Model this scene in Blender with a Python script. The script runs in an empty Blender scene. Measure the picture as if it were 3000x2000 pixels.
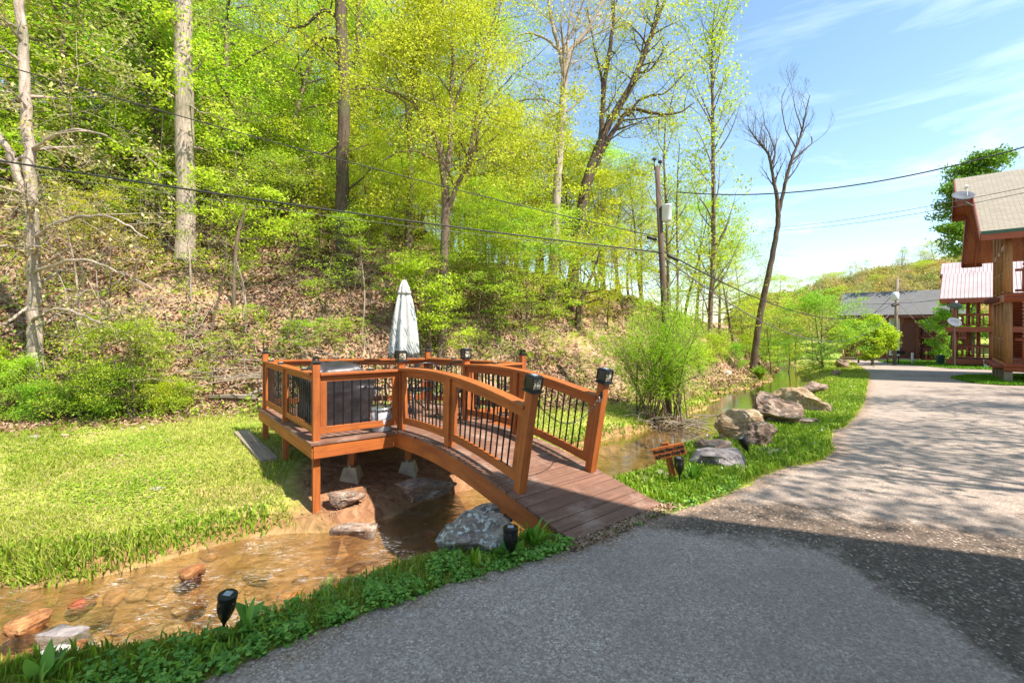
import bpy, math, random
import numpy as np
from mathutils import Vector, Matrix, noise as mnoise
SC = bpy.context.scene
COL = SC.collection
H = 1.8; F = 1337.0; HY = 955.0          # eye height, focal length in photo pixels, horizon row
rnd = random.Random(7)
def V(*a): return Vector(a)
def P(px, py, Y): return Vector(((px-1500)/F*Y, Y, H+(HY-py)/F*Y))
# ------------------------------------------------------------------ objects
ORG = {}
def tag(o, label=None, cat=None, group=None, kind=None):
    if label: o['label'] = label
    if cat: o['category'] = cat
    if group: o['group'] = group
    if kind: o['kind'] = kind
    return o
def thing(name, label, cat, loc=(0,0,0), group=None):
    o = bpy.data.objects.new(name, None); COL.objects.link(o)
    o.location = loc; o.empty_display_size = .1
    ORG[o] = Vector(loc)
    return tag(o, label, cat, group)
def dup(root, loc=None, rz=0, sc=1, label=None, group=None, M=None, color=None):
    r = root.copy(); COL.objects.link(r)
    if M is not None: r.matrix_world = M
    else: r.location = loc; r.rotation_euler = (0,0,rz); r.scale = (sc,sc,sc) if not hasattr(sc,'__len__') else sc
    if label: r['label'] = label
    if group: r['group'] = group
    if color: r.color = color
    for ch in list(root.children):
        c = ch.copy(); COL.objects.link(c); c.parent = r
        if color: c.color = color
        for g in ch.children:
            d = g.copy(); COL.objects.link(d); d.parent = c
            if color: d.color = color
    return r
class MB:
    def __init__(s): s.v=[]; s.f=[]; s.uv=[]; s.M=None
    def add(s, vs, fs, uvs=None):
        b=len(s.v)
        for p in vs: s.v.append((s.M@Vector(p)) if s.M is not None else Vector(p))
        for i,f in enumerate(fs):
            s.f.append([b+k for k in f])
            s.uv.append(uvs[i] if uvs else [(vs[k][0]+vs[k][2]*.3,vs[k][1]+vs[k][2]) for k in f])
    def box(s, c, X, Y, Z):
        c=Vector(c); X=Vector(X);Y=Vector(Y);Z=Vector(Z)
        if X.cross(Y).dot(Z)<0: Z=-Z
        vs=[c+X*i+Y*j+Z*k for i in(-1,1) for j in(-1,1) for k in(-1,1)]
        fs=[(0,1,3,2),(4,6,7,5),(0,4,5,1),(2,3,7,6),(0,2,6,4),(1,5,7,3)]
        L=[X.length,Y.length,Z.length]; m=L.index(max(L)); o=[a for a in range(3) if a!=m]
        r1=rnd.uniform(0,50); r2=rnd.uniform(0,50)
        def loc(i): return [(-1,1)[i>>2&1]*L[0],(-1,1)[i>>1&1]*L[1],(-1,1)[i&1]*L[2]]
        uv=[]
        for f in fs: uv.append([(r1+loc(i)[m], r2+loc(i)[o[0]]+loc(i)[o[1]]) for i in f])
        s.add(vs,fs,uv)
    def abox(s,x0,x1,y0,y1,z0,z1):
        s.box(((x0+x1)/2,(y0+y1)/2,(z0+z1)/2),((x1-x0)/2,0,0),(0,(y1-y0)/2,0),(0,0,(z1-z0)/2))
    def beam(s,p0,p1,w,h,up=(0,0,1)):
        p0=Vector(p0);p1=Vector(p1); d=(p1-p0); dn=d.normalized()
        sd=dn.cross(Vector(up)).normalized(); u=sd.cross(dn).normalized()
        s.box((p0+p1)/2,d/2,sd*w/2,u*h/2)
    def tube(s,pts,rad,n=6,cap=True):
        pts=[Vector(p) for p in pts]
        if not hasattr(rad,'__len__'): rad=[rad]*len(pts)
        vs=[];fs=[];uvs=[]; prev=None; L=0; r0=rnd.uniform(0,50)
        Ls=[]
        for i,p in enumerate(pts):
            t=(pts[min(i+1,len(pts)-1)]-pts[max(i-1,0)])
            t=t.normalized() if t.length>1e-9 else Vector((0,0,1))
            if prev is None:
                a=Vector((1,0,0)) if abs(t.x)<.8 else Vector((0,1,0)); prev=t.cross(a).normalized()
            prev=(prev-t*prev.dot(t)).normalized(); b=t.cross(prev)
            if i: L+=(p-pts[i-1]).length
            Ls.append(L)
            for k in range(n):
                an=2*math.pi*k/n
                vs.append(p+(prev*math.cos(an)+b*math.sin(an))*rad[i])
        for i in range(len(pts)-1):
            for k in range(n):
                k2=(k+1)%n
                fs.append((i*n+k,i*n+k2,(i+1)*n+k2,(i+1)*n+k))
                c=2*math.pi*rad[i]/n
                uvs.append([(r0+Ls[i],k*c),(r0+Ls[i],(k+1)*c),(r0+Ls[i+1],(k+1)*c),(r0+Ls[i+1],k*c)])
        if cap:
            for e,o in ((0,1),(len(pts)-1,0)):
                f=tuple(e*n+k for k in range(n))
                if o: f=f[::-1]
                fs.append(f); uvs.append([(r0+.01*k,0) for k in range(n)])
        s.add(vs,fs,uvs)
    def lathe(s,prof,n=16,c=(0,0,0),sx=1,sy=1,fn=None):
        vs=[];fs=[]; c=Vector(c)
        for (r,z) in prof:
            for k in range(n):
                a=2*math.pi*k/n; rr=r*(fn(a,z) if fn else 1)
                vs.append(c+Vector((rr*sx*math.cos(a),rr*sy*math.sin(a),z)))
        for i in range(len(prof)-1):
            for k in range(n):
                k2=(k+1)%n; fs.append((i*n+k,i*n+k2,(i+1)*n+k2,(i+1)*n+k))
        fs.append(tuple(range(n))[::-1]); fs.append(tuple((len(prof)-1)*n+k for k in range(n)))
        s.add(vs,fs)
    def prism(s,poly,z0,z1):
        n=len(poly); vs=[(x,y,z0) for x,y in poly]+[(x,y,z1) for x,y in poly]
        fs=[tuple(range(n))[::-1],tuple(range(n,2*n))]+[(i,(i+1)%n,n+(i+1)%n,n+i) for i in range(n)]
        s.add(vs,fs)
    def build(s,name,mat,parent=None,smooth=False,bevel=0,label=None,loc=None):
        me=bpy.data.meshes.new(name)
        org=ORG[parent] if parent is not None else (Vector(loc) if loc is not None else Vector((0,0,0)))
        me.from_pydata([tuple(p-org) for p in s.v],[],s.f)
        uvl=me.uv_layers.new(name='UVMap')
        flat=[c for f in s.uv for t in f for c in (t[0],t[1])]
        if len(flat)==2*len(me.loops): uvl.data.foreach_set('uv',flat)
        me.materials.append(mat)
        if smooth: me.polygons.foreach_set('use_smooth',[True]*len(me.polygons))
        o=bpy.data.objects.new(name,me); COL.objects.link(o)
        if parent is not None: o.parent=parent
        elif loc is not None: o.location=loc
        ORG[o]=org
        if bevel:
            b=o.modifiers.new('b','BEVEL'); b.width=bevel; b.segments=2; b.limit_method='ANGLE'
        if label: o['label']=label
        return o
def npmesh(name,verts,faces,mat,var=None,parent=None,smooth=False,attrs=None):
    """verts Nx3, faces Mxk numpy arrays"""
    me=bpy.data.meshes.new(name); k=faces.shape[1]
    me.vertices.add(len(verts)); me.vertices.foreach_set('co',verts.astype(np.float32).ravel())
    me.loops.add(faces.size); me.loops.foreach_set('vertex_index',faces.astype(np.int32).ravel())
    me.polygons.add(len(faces)); me.polygons.foreach_set('loop_start',np.arange(0,faces.size,k,dtype=np.int32))
    try: me.polygons.foreach_set('loop_total',np.full(len(faces),k,dtype=np.int32))
    except Exception: pass
    if var is not None:
        a=me.attributes.new('var','FLOAT','POINT'); a.data.foreach_set('value',var.astype(np.float32))
    for n_,d_ in (attrs or {}).items():
        a=me.attributes.new(n_,'FLOAT','POINT'); a.data.foreach_set('value',d_.astype(np.float32))
    me.update(calc_edges=True); me.validate()
    if smooth: me.polygons.foreach_set('use_smooth',np.ones(len(faces),dtype=bool))
    me.materials.append(mat)
    o=bpy.data.objects.new(name,me); COL.objects.link(o)
    if parent is not None: o.parent=parent
    ORG[o]=Vector((0,0,0))
    return o
# ------------------------------------------------------------------ materials
def newmat(name):
    m=bpy.data.materials.new(name); m.use_nodes=True; nt=m.node_tree
    return m,nt,nt.nodes['Principled BSDF'],nt.nodes['Material Output']
def nd(nt,t,ins=None,**kw):
    n=nt.nodes.new('ShaderNode'+t)
    for k,v in kw.items(): setattr(n,k,v)
    for k,v in (ins or {}).items():
        if isinstance(v,bpy.types.NodeSocket): nt.links.new(v,n.inputs[k])
        else: n.inputs[k].default_value=v
    return n
def ramp(nt,fac,stops):
    n=nt.nodes.new('ShaderNodeValToRGB'); nt.links.new(fac,n.inputs[0]); e=n.color_ramp.elements
    while len(e)<len(stops): e.new(.5)
    for i,(p,c) in enumerate(stops):
        e[i].position=p; e[i].color=(*c,1) if hasattr(c,'__len__') else (c,c,c,1)
    return n.outputs[0]
def noise(nt,vec,scale,detail=4,rough=.55,dist=0):
    n=nd(nt,'TexNoise',{'Scale':scale,'Detail':detail,'Roughness':rough,'Distortion':dist})
    if vec is not None: nt.links.new(vec,n.inputs['Vector'])
    return n.outputs[0]
def mapv(nt,vec,scale=(1,1,1),rot=(0,0,0)):
    n=nd(nt,'Mapping'); nt.links.new(vec,n.inputs[0]); n.inputs['Scale'].default_value=scale; n.inputs['Rotation'].default_value=rot
    return n.outputs[0]
def mix(nt,fac,a,b,bt='MIX'):
    n=nt.nodes.new('ShaderNodeMix'); n.data_type='RGBA'; n.blend_type=bt
    for s_,v in ((0,fac),(6,a),(7,b)):
        if isinstance(v,bpy.types.NodeSocket): nt.links.new(v,n.inputs[s_])
        elif s_==0: n.inputs[0].default_value=v
        else: n.inputs[s_].default_value=(*v,1)
    return n.outputs[2]
def mth(nt,op,a,b=0,clamp=False):
    n=nt.nodes.new('ShaderNodeMath'); n.operation=op; n.use_clamp=clamp
    for i,v in enumerate((a,b)):
        if isinstance(v,bpy.types.NodeSocket): nt.links.new(v,n.inputs[i])
        else: n.inputs[i].default_value=v
    return n.outputs[0]
def bump(nt,h,b,strength=.5,dist=.01):
    n=nd(nt,'Bump',{'Strength':strength,'Distance':dist,'Height':h}); nt.links.new(n.outputs[0],b.inputs['Normal']); return n
def geo(nt): return nd(nt,'NewGeometry').outputs['Position']
def uvn(nt): return nd(nt,'UVMap').outputs[0]
def L(nt,a,b): nt.links.new(a,b)
def simple(name,col,rough=.6,metal=0,spec=.5,nscale=None,var=.25,bmp=0):
    m,nt,b,o=newmat(name); b.inputs['Roughness'].default_value=rough; b.inputs['Metallic'].default_value=metal
    b.inputs['Specular IOR Level'].default_value=spec
    if nscale:
        n=noise(nt,nd(nt,'TexCoord').outputs['Object'],nscale,5)
        c=ramp(nt,n,[(.3,[x*(1-var) for x in col]),(.7,[min(1,x*(1+var)) for x in col])]); L(nt,c,b.inputs['Base Color'])
        if bmp: bump(nt,n,b,bmp,.02)
    else: b.inputs['Base Color'].default_value=(*col,1)
    return m
def woodmat(name,dark,light,rough=.55,knots=True,gs=1.0,wear=None):
    m,nt,b,o=newmat(name); uv=uvn(nt)
    g=noise(nt,mapv(nt,uv,(1.2*gs,26*gs,1)),1,6,.62,.6)
    g2=noise(nt,mapv(nt,uv,(.5,3,1)),1,3,.5)
    c=ramp(nt,g,[(.28,dark),(.72,light)])
    c=mix(nt,mth(nt,'MULTIPLY',g2,.55),c,[x*.55 for x in dark])
    if knots:
        v=nd(nt,'TexVoronoi',{'Scale':1.0}); L(nt,mapv(nt,uv,(1.4,7,1)),v.inputs['Vector'])
        k=ramp(nt,v.outputs['Distance'],[(.05,1),(.14,0)])
        c=mix(nt,mth(nt,'MULTIPLY',k,.75),c,[x*.3 for x in dark])
    if wear:
        wn=noise(nt,geo(nt),3.5,6,.65); wf=ramp(nt,wn,[(.5,0),(.68,1)]); c=mix(nt,mth(nt,'MULTIPLY',wf,.6),c,wear)
    oi=nd(nt,'ObjectInfo').outputs['Random']; vv=ramp(nt,oi,[(0,.78),(1,1.0)]); c=mix(nt,1.0,c,vv,'MULTIPLY')
    st=ramp(nt,noise(nt,geo(nt),4.5,6,.7),[(.33,.4),(.5,0)]); c=mix(nt,st,c,[x*.5 for x in dark])
    L(nt,c,b.inputs['Base Color']); L(nt,ramp(nt,g,[(.3,rough+.2),(.7,rough-.05)]),b.inputs['Roughness'])
    bump(nt,g,b,.6,.005); return m
def leafmat(name,c0,c1,c2,trans=.5,gloss=.3):
    m,nt,b,o=newmat(name)
    va=nd(nt,'Attribute',attribute_name='var').outputs['Fac']
    oi=nd(nt,'ObjectInfo')
    c=ramp(nt,va,[(0,c0),(.5,c1),(1,c2)])
    c=mix(nt,1.0,c,oi.outputs['Color'],'MULTIPLY')
    b.inputs['Roughness'].default_value=.5; b.inputs['Specular IOR Level'].default_value=gloss
    L(nt,c,b.inputs['Base Color'])
    t=nd(nt,'BsdfTranslucent',{'Color':c})
    mx=nd(nt,'MixShader'); mx.inputs[0].default_value=trans
    L(nt,b.outputs[0],mx.inputs[1]); L(nt,t.outputs[0],mx.inputs[2]); L(nt,mx.outputs[0],o.inputs['Surface'])
    return m
M={}
M['cedar']=woodmat('stained_cedar',(.33,.075,.013),(.70,.205,.038),.5)
M['floor']=woodmat('deck_boards',(.17,.075,.045),(.37,.185,.115),.6,False,1,(.50,.34,.25))
M['plank']=woodmat('weathered_plank',(.26,.2,.14),(.45,.36,.26),.8)
M['pole']=woodmat('pole_wood',(.10,.06,.04),(.26,.17,.12),.85,False)
M['post1']=woodmat('log_post',(.30,.13,.04),(.62,.31,.12),.6)
M['red_log']=woodmat('red_log',(.30,.07,.035),(.55,.15,.075),.6,False)
M['dark_log']=woodmat('dark_red_log',(.15,.045,.028),(.32,.09,.055),.6,False)
M['black']=simple('black_metal',(.012,.012,.013),.35,.3,.6)
M['iron']=simple('dark_cast_metal',(.05,.045,.045),.3,.6,.5,30,.3)
M['solar']=simple('solar_cell',(.32,.34,.42),.18,0,.8)
M['lanternglass']=simple('lantern_pane',(.55,.5,.36),.4)
M['chrome']=simple('bright_metal',(.5,.5,.5),.25,.9)
M['conc']=simple('concrete',(.42,.34,.24),.9,0,.2,9,.3,.3)
M['dish']=simple('dish_grey',(.10,.11,.13),.7,.0,.2,6,.15)
M['white']=simple('white_paint',(.7,.7,.68),.5,0,.4,5,.1)
M['wire']=simple('cable_black',(.02,.02,.02),.6)
M['wiregrey']=simple('cable_grey',(.13,.12,.11),.5)
M['cover']=simple('grill_cover_cloth',(.028,.024,.026),.42,0,.5,7,.5,.5)
M['soil']=simple('soil',(.12,.06,.03),.95,0,.1,8,.4,.5)
M['red']=simple('crimson_paint',(.3,.012,.02),.4)
M['bluegrey']=simple('blue_grey_plastic',(.09,.15,.19),.5)
M['darkbox']=simple('dark_interior',(.02,.015,.012),.8)
# translucent bucket
m,nt,b,o=newmat('clear_plastic'); b.inputs['Base Color'].default_value=(.75,.75,.75,1); b.inputs['Roughness'].default_value=.12; b.inputs['Alpha'].default_value=.45; M['clear']=m
m,nt,b,o=newmat('window_glass'); b.inputs['Base Color'].default_value=(.30,.38,.36,1); b.inputs['Roughness'].default_value=.06; b.inputs['Specular IOR Level'].default_value=1; M['glass']=m
m,nt,b,o=newmat('table_glass'); b.inputs['Base Color'].default_value=(.35,.4,.42,1); b.inputs['Roughness'].default_value=.05; b.inputs['Alpha'].default_value=.5; M['tglass']=m
# foliage
def S(k,c): return tuple(x*k for x in c)
M['leaf_spring']=leafmat('leaf_spring',(.34,.50,.02),(.50,.66,.03),(.70,.80,.08))
M['leaf_green']=leafmat('leaf_green',(.22,.38,.03),(.36,.54,.04),(.52,.66,.07))
M['leaf_pale']=leafmat('leaf_pale',(.34,.27,.08),(.50,.42,.14),(.66,.56,.26),.4)
M['leaf_yellow']=leafmat('leaf_yellow',(.38,.44,.015),(.54,.58,.03),(.70,.71,.08))
M['needle']=leafmat('needles',(.08,.12,.03),(.17,.22,.05),(.32,.34,.10),.3)
M['grass']=leafmat('grass',(.13,.22,.015),(.30,.38,.03),(.52,.50,.13),.35,.2)
M['clover']=leafmat('clover',(.10,.25,.03),(.19,.40,.05),(.34,.55,.09),.3,.4)
M['litter']=leafmat('dead_leaves',(.10,.045,.025),(.27,.15,.085),(.50,.35,.23),.1,.2)
def barkmat(name,a,bb,gs=1):
    m,nt,b,o=newmat(name); uv=uvn(nt)
    g=noise(nt,mapv(nt,uv,(2.2*gs,14*gs,1)),1,8,.7,.8); g2=noise(nt,geo(nt),1.3,4)
    c=ramp(nt,g,[(.3,a),(.66,bb)]); c=mix(nt,ramp(nt,g2,[(.5,0),(.66,.6)]),c,(.12,.13,.05))
    L(nt,c,b.inputs['Base Color']); b.inputs['Roughness'].default_value=.9; bump(nt,g,b,1,.05); return m
M['bark_pale']=barkmat('bark_pale',(.20,.145,.105),(.58,.46,.36))
M['bark_brown']=barkmat('bark_brown',(.07,.045,.03),(.27,.18,.12))
M['bark_dark']=barkmat('bark_dark',(.035,.022,.015),(.16,.10,.065))
def rockmat(name,a,b_,c_,sc=3,lichen=0):
    m,nt,b,o=newmat(name); p=geo(nt)
    n=noise(nt,p,sc,8,.65,.6); n2=noise(nt,mapv(nt,p,(1,1,3.5),(.4,.2,0)),sc*2.2,6,.7,1)
    c=ramp(nt,n,[(.3,a),(.5,b_),(.72,c_)]); c=mix(nt,ramp(nt,n2,[(.4,.65),(.6,0)]),c,S(.45,a))
    if lichen:
        v=noise(nt,p,22,4,.6,.4); f=ramp(nt,v,[(.54,0),(.58,1)]); f2=ramp(nt,noise(nt,p,3.5,3),[(.42,0),(.58,1)])
        c=mix(nt,mth(nt,'MULTIPLY',mth(nt,'MULTIPLY',f,f2),lichen),c,(.62,.62,.55))
    L(nt,c,b.inputs['Base Color']); b.inputs['Roughness'].default_value=.85
    bump(nt,mth(nt,'ADD',n,n2),b,.8,.04); return m
M['rock_grey']=rockmat('rock_grey',(.12,.085,.06),(.33,.26,.20),(.52,.44,.34),3.2,1)
M['rock_tan']=rockmat('rock_tan',(.24,.12,.05),(.50,.34,.17),(.68,.55,.38),3,.35)
M['rock_brown']=rockmat('rock_brown',(.16,.09,.06),(.36,.235,.16),(.55,.41,.30),3,.35)
M['rock_flat']=rockmat('rock_slate',(.17,.14,.14),(.34,.29,.27),(.5,.43,.38),2.5,.25)
M['rock_orange']=rockmat('rock_wet_orange',(.2,.06,.015),(.42,.17,.05),(.6,.33,.14),4)
M['rock_white']=rockmat('rock_white',(.4,.33,.25),(.6,.54,.45),(.72,.68,.6),3)
M['rock_red']=rockmat('rock_red',(.3,.05,.02),(.5,.1,.04),(.6,.2,.1),3)
# roofs
m,nt,b,o=newmat('shingles_tan'); uv=uvn(nt)
br=nd(nt,'TexBrick',{'Scale':1,'Mortar Size':.012,'Brick Width':.32,'Row Height':.15,'Color1':(.42,.37,.28,1),'Color2':(.33,.285,.21,1),'Mortar':(.10,.08,.06,1),'Mortar Smooth':.2,'Bias':0}); L(nt,uv,br.inputs['Vector'])
c=mix(nt,noise(nt,mapv(nt,uv,(6,2,1)),2,5),br.outputs[0],(.25,.2,.15)); L(nt,c,b.inputs['Base Color']); b.inputs['Roughness'].default_value=.95; bump(nt,br.outputs['Fac'],b,-.6,.02); M['shingle']=m
m,nt,b,o=newmat('shingles_dark'); uv=uvn(nt)
br=nd(nt,'TexBrick',{'Scale':1,'Mortar Size':.01,'Brick Width':.32,'Row Height':.15,'Color1':(.15,.135,.125,1),'Color2':(.10,.09,.083,1),'Mortar':(.03,.03,.03,1)}); L(nt,uv,br.inputs['Vector'])
c=mix(nt,noise(nt,mapv(nt,uv,(1,1,1)),.8,6),br.outputs[0],(.16,.16,.15)); L(nt,c,b.inputs['Base Color']); b.inputs['Roughness'].default_value=.9; M['shingle_dark']=m
M['metalroof']=simple('painted_metal_roof',(.52,.40,.37),.35,.1,.5,1.2,.1)
M['greentrim']=simple('green_trim',(.05,.12,.07),.5)
# umbrella cloth with pale leaf print
m,nt,b,o=newmat('umbrella_cloth'); tc=nd(nt,'TexCoord').outputs['Object']
w=nd(nt,'TexWave',{'Scale':9,'Distortion':6,'Detail':2,'Detail Scale':2}); L(nt,mapv(nt,tc,(1,1,.6),(.6,.5,.3)),w.inputs['Vector'])
f=noise(nt,tc,5,2); f=ramp(nt,f,[(.46,0),(.54,1)])
c=mix(nt,mth(nt,'MULTIPLY',f,ramp(nt,w.outputs[0],[(.35,0),(.6,1)])),(.50,.49,.44),(.15,.19,.19)); L(nt,c,b.inputs['Base Color']); b.inputs['Roughness'].default_value=.85; M['umb']=m
# ------------------------------------------------------------------ the lie of the land
def sstep(t): t=np.clip(t,0,1); return t*t*(3-2*t)
def z0(Y): Y=np.asarray(Y,float); s=np.clip(Y-4,0,None); return -.045*(s-1.2*(1-np.exp(-s/1.2)))*np.where(s<110,1,1) 
STR=np.array([(-30,-9,1.2),(-14,-2.5,1.2),(-8,1.3,1.2),(-4.1,3.55,1.15),(-3.05,4.1,1.15),(-1.95,4.75,1.15),(-1.0,5.4,1.05),(.2,6.9,1.0),(1.1,8.1,1.05),(2.2,9.4,1.0),(4.0,11.3,.95),(5.5,12.6,.85),(8,15.5,1.3),(10.2,19,1.5),(12.3,21.5,1.2),(16,26.5,.9),(20,33.5,.8),(26,43,.8),(38,65,.8),(70,140,.8)],float)
FOOT=np.array([(-90,-6),(-60,-2),(-25,3.2),(-12,7.9),(-7.7,9.7),(-5.6,10.9),(-2,12.3),(1,13.2),(4,15.3),(8,19.5),(12.2,24),(17,30.5),(26,45),(42,80),(90,180)],float)
CAPX=[-60,-12,-5,-2,1,4,8,13,22,40]; CAPH=[40,34,26,17,12,10,9,8,7,4]
def polyd(X,Y,PL):
    best=np.full(X.shape,1e9); side=np.zeros(X.shape); prm=np.zeros(X.shape)
    for i in range(len(PL)-1):
        ax,ay=PL[i][:2]; bx,by=PL[i+1][:2]; dx,dy=bx-ax,by-ay; l2=dx*dx+dy*dy
        t=np.clip(((X-ax)*dx+(Y-ay)*dy)/l2,0,1); qx=ax+t*dx; qy=ay+t*dy
        d=np.hypot(X-qx,Y-qy); m=d<best
        best=np.where(m,d,best); side=np.where(m,np.sign(dx*(Y-ay)-dy*(X-ax)),side); prm=np.where(m,i+t,prm)
    return best,side,prm
def wrel(Y): return np.interp(Y,[5,10,20,40],[.75,.68,.5,.45])
def terrain(X,Y):
    X=np.asarray(X,float); Y=np.asarray(Y,float)
    base=z0(Y); d,s,pm=polyd(X,Y,STR); hw=np.interp(pm,np.arange(len(STR)),STR[:,2])
    wob=.14*np.sin(X*2.3+Y*1.1)+.08*np.sin(X*5.1-Y*4.3)
    ds=d-hw+wob*np.where(hw>1.2,1,.8)
    wr=wrel(Y)
    left=np.interp(ds,[0,.12,.45,1.6,3.1,9],[-.78,-.6,-.45,-.22,-.08,.18]); left=np.where(left<0,left*wr/.75,left)
    bw=np.interp(X,[-2,2,6],[.6,1.0,1.3])
    right=-wr*1.02*(1-sstep(ds/bw))
    bank=np.where(s>0,left,right)
    bed=-wr-.03-.17*sstep(-ds/.7)+.03*np.sin(X*7)*np.sin(Y*6.3)
    rel=np.where(ds<0,bed,bank)
    fd,fs,fp=polyd(X,Y,FOOT); dd=np.where(fs>0,fd,0)
    fx=np.interp(fp,np.arange(len(FOOT)),FOOT[:,0]); cap=np.interp(fx,CAPX,CAPH)
    hill=cap*(1-np.exp(-.85*dd/cap))*sstep(dd/1.5+.15)
    hill=np.where(fs>0,hill,0)
    rough=np.where(fs>0,np.clip(dd,0,1)*(.16*np.sin(X*1.7+Y*.9)+.1*np.sin(X*3.9-Y*2.7)+.25*np.sin(X*.6-Y*.5)),0)
    k=X/np.maximum(Y,1)
    farh=sstep((Y-85)/75)*np.interp(k,[-1,.3,.5,.62,.75,.95,1.3],[9,8,8,10,15.5,22,24])*np.where(fs>0,.3,1)
    lim=np.where(base<-3.4,-3.4-base,0)
    z=base+lim+rel*np.where(Y>60,.6,1)+hill+rough+farh
    return z,ds,s,np.where(fs>0,fd,-fd)
def gz(x,y): return float(terrain(np.array([x]),np.array([y]))[0][0])
def ray(px,py,dz=0,ymax=120):
    Ys=np.concatenate([np.arange(1.5,30,.03),np.arange(30,ymax,.1)])
    X=(px-1500)/F*Ys; Z=H+(HY-py)/F*Ys
    T=terrain(X,Ys)[0]+dz
    hit=np.nonzero(Z<T)[0]
    i=hit[0] if len(hit) else len(Ys)-1
    return Vector((X[i],Ys[i],T[i]-dz))
def flat(px,py):                                   # on the road plane
    Y=5.0
    for _ in range(60): Y=F*(H-float(z0(Y)))/(py-HY)*.5+Y*.5
    return ((px-1500)/F*Y,Y)
# terrain material -------------------------------------------------
m,nt,b,o=newmat('ground'); p=geo(nt)
A=lambda n: nd(nt,'Attribute',attribute_name=n).outputs['Fac']
n1=noise(nt,p,1.1,6,.6); n2=noise(nt,p,14,6,.7); n3=noise(nt,p,5,8,.7,1.2)
grass=ramp(nt,n2,[(.3,(.20,.24,.04)),(.55,(.38,.40,.07)),(.8,(.50,.42,.18))])
grass=mix(nt,ramp(nt,n1,[(.52,0),(.64,.75)]),grass,(.54,.36,.19))
lit=ramp(nt,n3,[(.28,(.08,.04,.025)),(.42,(.24,.13,.08)),(.58,(.44,.29,.19)),(.76,(.62,.45,.30))])
lit=mix(nt,ramp(nt,noise(nt,p,.5,6,.6),[(.48,0),(.62,.85)]),lit,(.50,.31,.17))
dirt=ramp(nt,n3,[(.3,(.16,.07,.035)),(.55,(.36,.18,.09)),(.8,(.52,.33,.18))])
vo=nd(nt,'TexVoronoi',{'Scale':5.5,'Randomness':1}); L(nt,mapv(nt,p,(1,1,.3)),vo.inputs['Vector'])
peb=mix(nt,nd(nt,'SeparateColor',{'Color':vo.outputs['Color']}).outputs[0],(.22,.09,.03),(.62,.38,.17))
bed=mix(nt,ramp(nt,noise(nt,p,2.2,5),[(.35,.0),(.65,.8)]),peb,(.40,.26,.12))
c=mix(nt,A('litter'),grass,lit); c=mix(nt,A('dirt'),c,dirt); c=mix(nt,A('bed'),c,bed)
c=mix(nt,A('meadow'),c,(.30,.36,.08))
L(nt,c,b.inputs['Base Color']); b.inputs['Roughness'].default_value=.95; b.inputs['Specular IOR Level'].default_value=.15
bump(nt,mth(nt,'ADD',n3,mth(nt,'MULTIPLY',vo.outputs['Distance'],-.8)),b,.9,.06)
M['ground']=m
def axis(lo,hi,f0,f1,fine,grow):
    a=list(np.arange(f0,f1,fine)); st=fine; x=f1
    while x<hi: a.append(x); st*=grow; x+=st
    a.append(hi); st=fine; x=f0-fine; pre=[]
    while x>lo: pre.append(x); st*=grow; x-=st
    pre.append(lo); return np.array(pre[::-1]+a)
xs=axis(-160,260,-7,7,.09,1.025); ys=axis(-60,320,1.5,13,.09,1.022)
XX,YY=np.meshgrid(xs,ys); Z,DS,SD,FD=terrain(XX,YY)
nx,ny=len(xs),len(ys)
idx=np.arange(nx*ny).reshape(ny,nx)
faces=np.stack([idx[:-1,:-1],idx[:-1,1:],idx[1:,1:],idx[1:,:-1]],-1).reshape(-1,4)
wob=.35*np.sin(XX*1.9)+.25*np.sin(YY*3.1+XX)
lit_=sstep((FD+wob+.6)/1.0); bed_=sstep(-DS/.12+.5)
DECKC=(-2.2,7.4)
und=sstep((1.75-np.hypot((XX-DECKC[0]-.55)/1.0,(YY-DECKC[1]+.35)/1.0))/.4)
dirt_=np.clip(np.maximum(sstep(1-np.abs(DS-.1)/.32)*.9,und),0,1)
mead=np.where((YY>70)&(FD<2),1,0)*1.0
o=npmesh('ground',np.stack([XX,YY,Z],-1).reshape(-1,3),faces,M['ground'],smooth=True,
   attrs={'litter':lit_.ravel(),'bed':bed_.ravel(),'dirt':dirt_.ravel(),'meadow':mead.ravel()})
tag(o,'grassy streambank and leaf-strewn hillside',kind='structure')
# water -------------------------------------------------------------
m,nt,b,o=newmat('stream_water'); p=geo(nt); nt.nodes.remove(b)
sx=nd(nt,'SeparateXYZ',{'Vector':p})
fast=ramp(nt,mth(nt,'ADD',mth(nt,'MULTIPLY',sx.outputs[0],-.35),.1),[(.0,0),(.5,1)])        # riffle on the downstream side
nA=noise(nt,mapv(nt,p,(5,9,1),(0,0,-.6)),1,6,.65,.8); nB=noise(nt,mapv(nt,p,(2.5,9,1),(0,0,-.9)),1,3,.5)
h=mth(nt,'ADD',mth(nt,'MULTIPLY',nA,mth(nt,'ADD',mth(nt,'MULTIPLY',fast,1.4),.06)),mth(nt,'MULTIPLY',nB,.05))
bp=nd(nt,'Bump',{'Strength':.55,'Distance':.06,'Height':h})
fr=nd(nt,'Fresnel',{'IOR':1.33}); L(nt,bp.outputs[0],fr.inputs['Normal'])
tr=nd(nt,'BsdfTransparent'); L(nt,mix(nt,fast,(.74,.70,.50),(.92,.82,.64)),tr.inputs['Color']); gl=nd(nt,'BsdfGlossy',{'Roughness':.06,'Color':(1,1,1,1)}); L(nt,bp.outputs[0],gl.inputs['Normal'])
mx=nd(nt,'MixShader'); L(nt,mth(nt,'MULTIPLY',fr.outputs[0],2.1,True),mx.inputs[0]); L(nt,tr.outputs[0],mx.inputs[1]); L(nt,gl.outputs[0],mx.inputs[2])
fo=noise(nt,mapv(nt,p,(11,38,1),(0,0,-.55)),1,6,.75,1.2); fo2=noise(nt,p,2.1,3)
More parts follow.
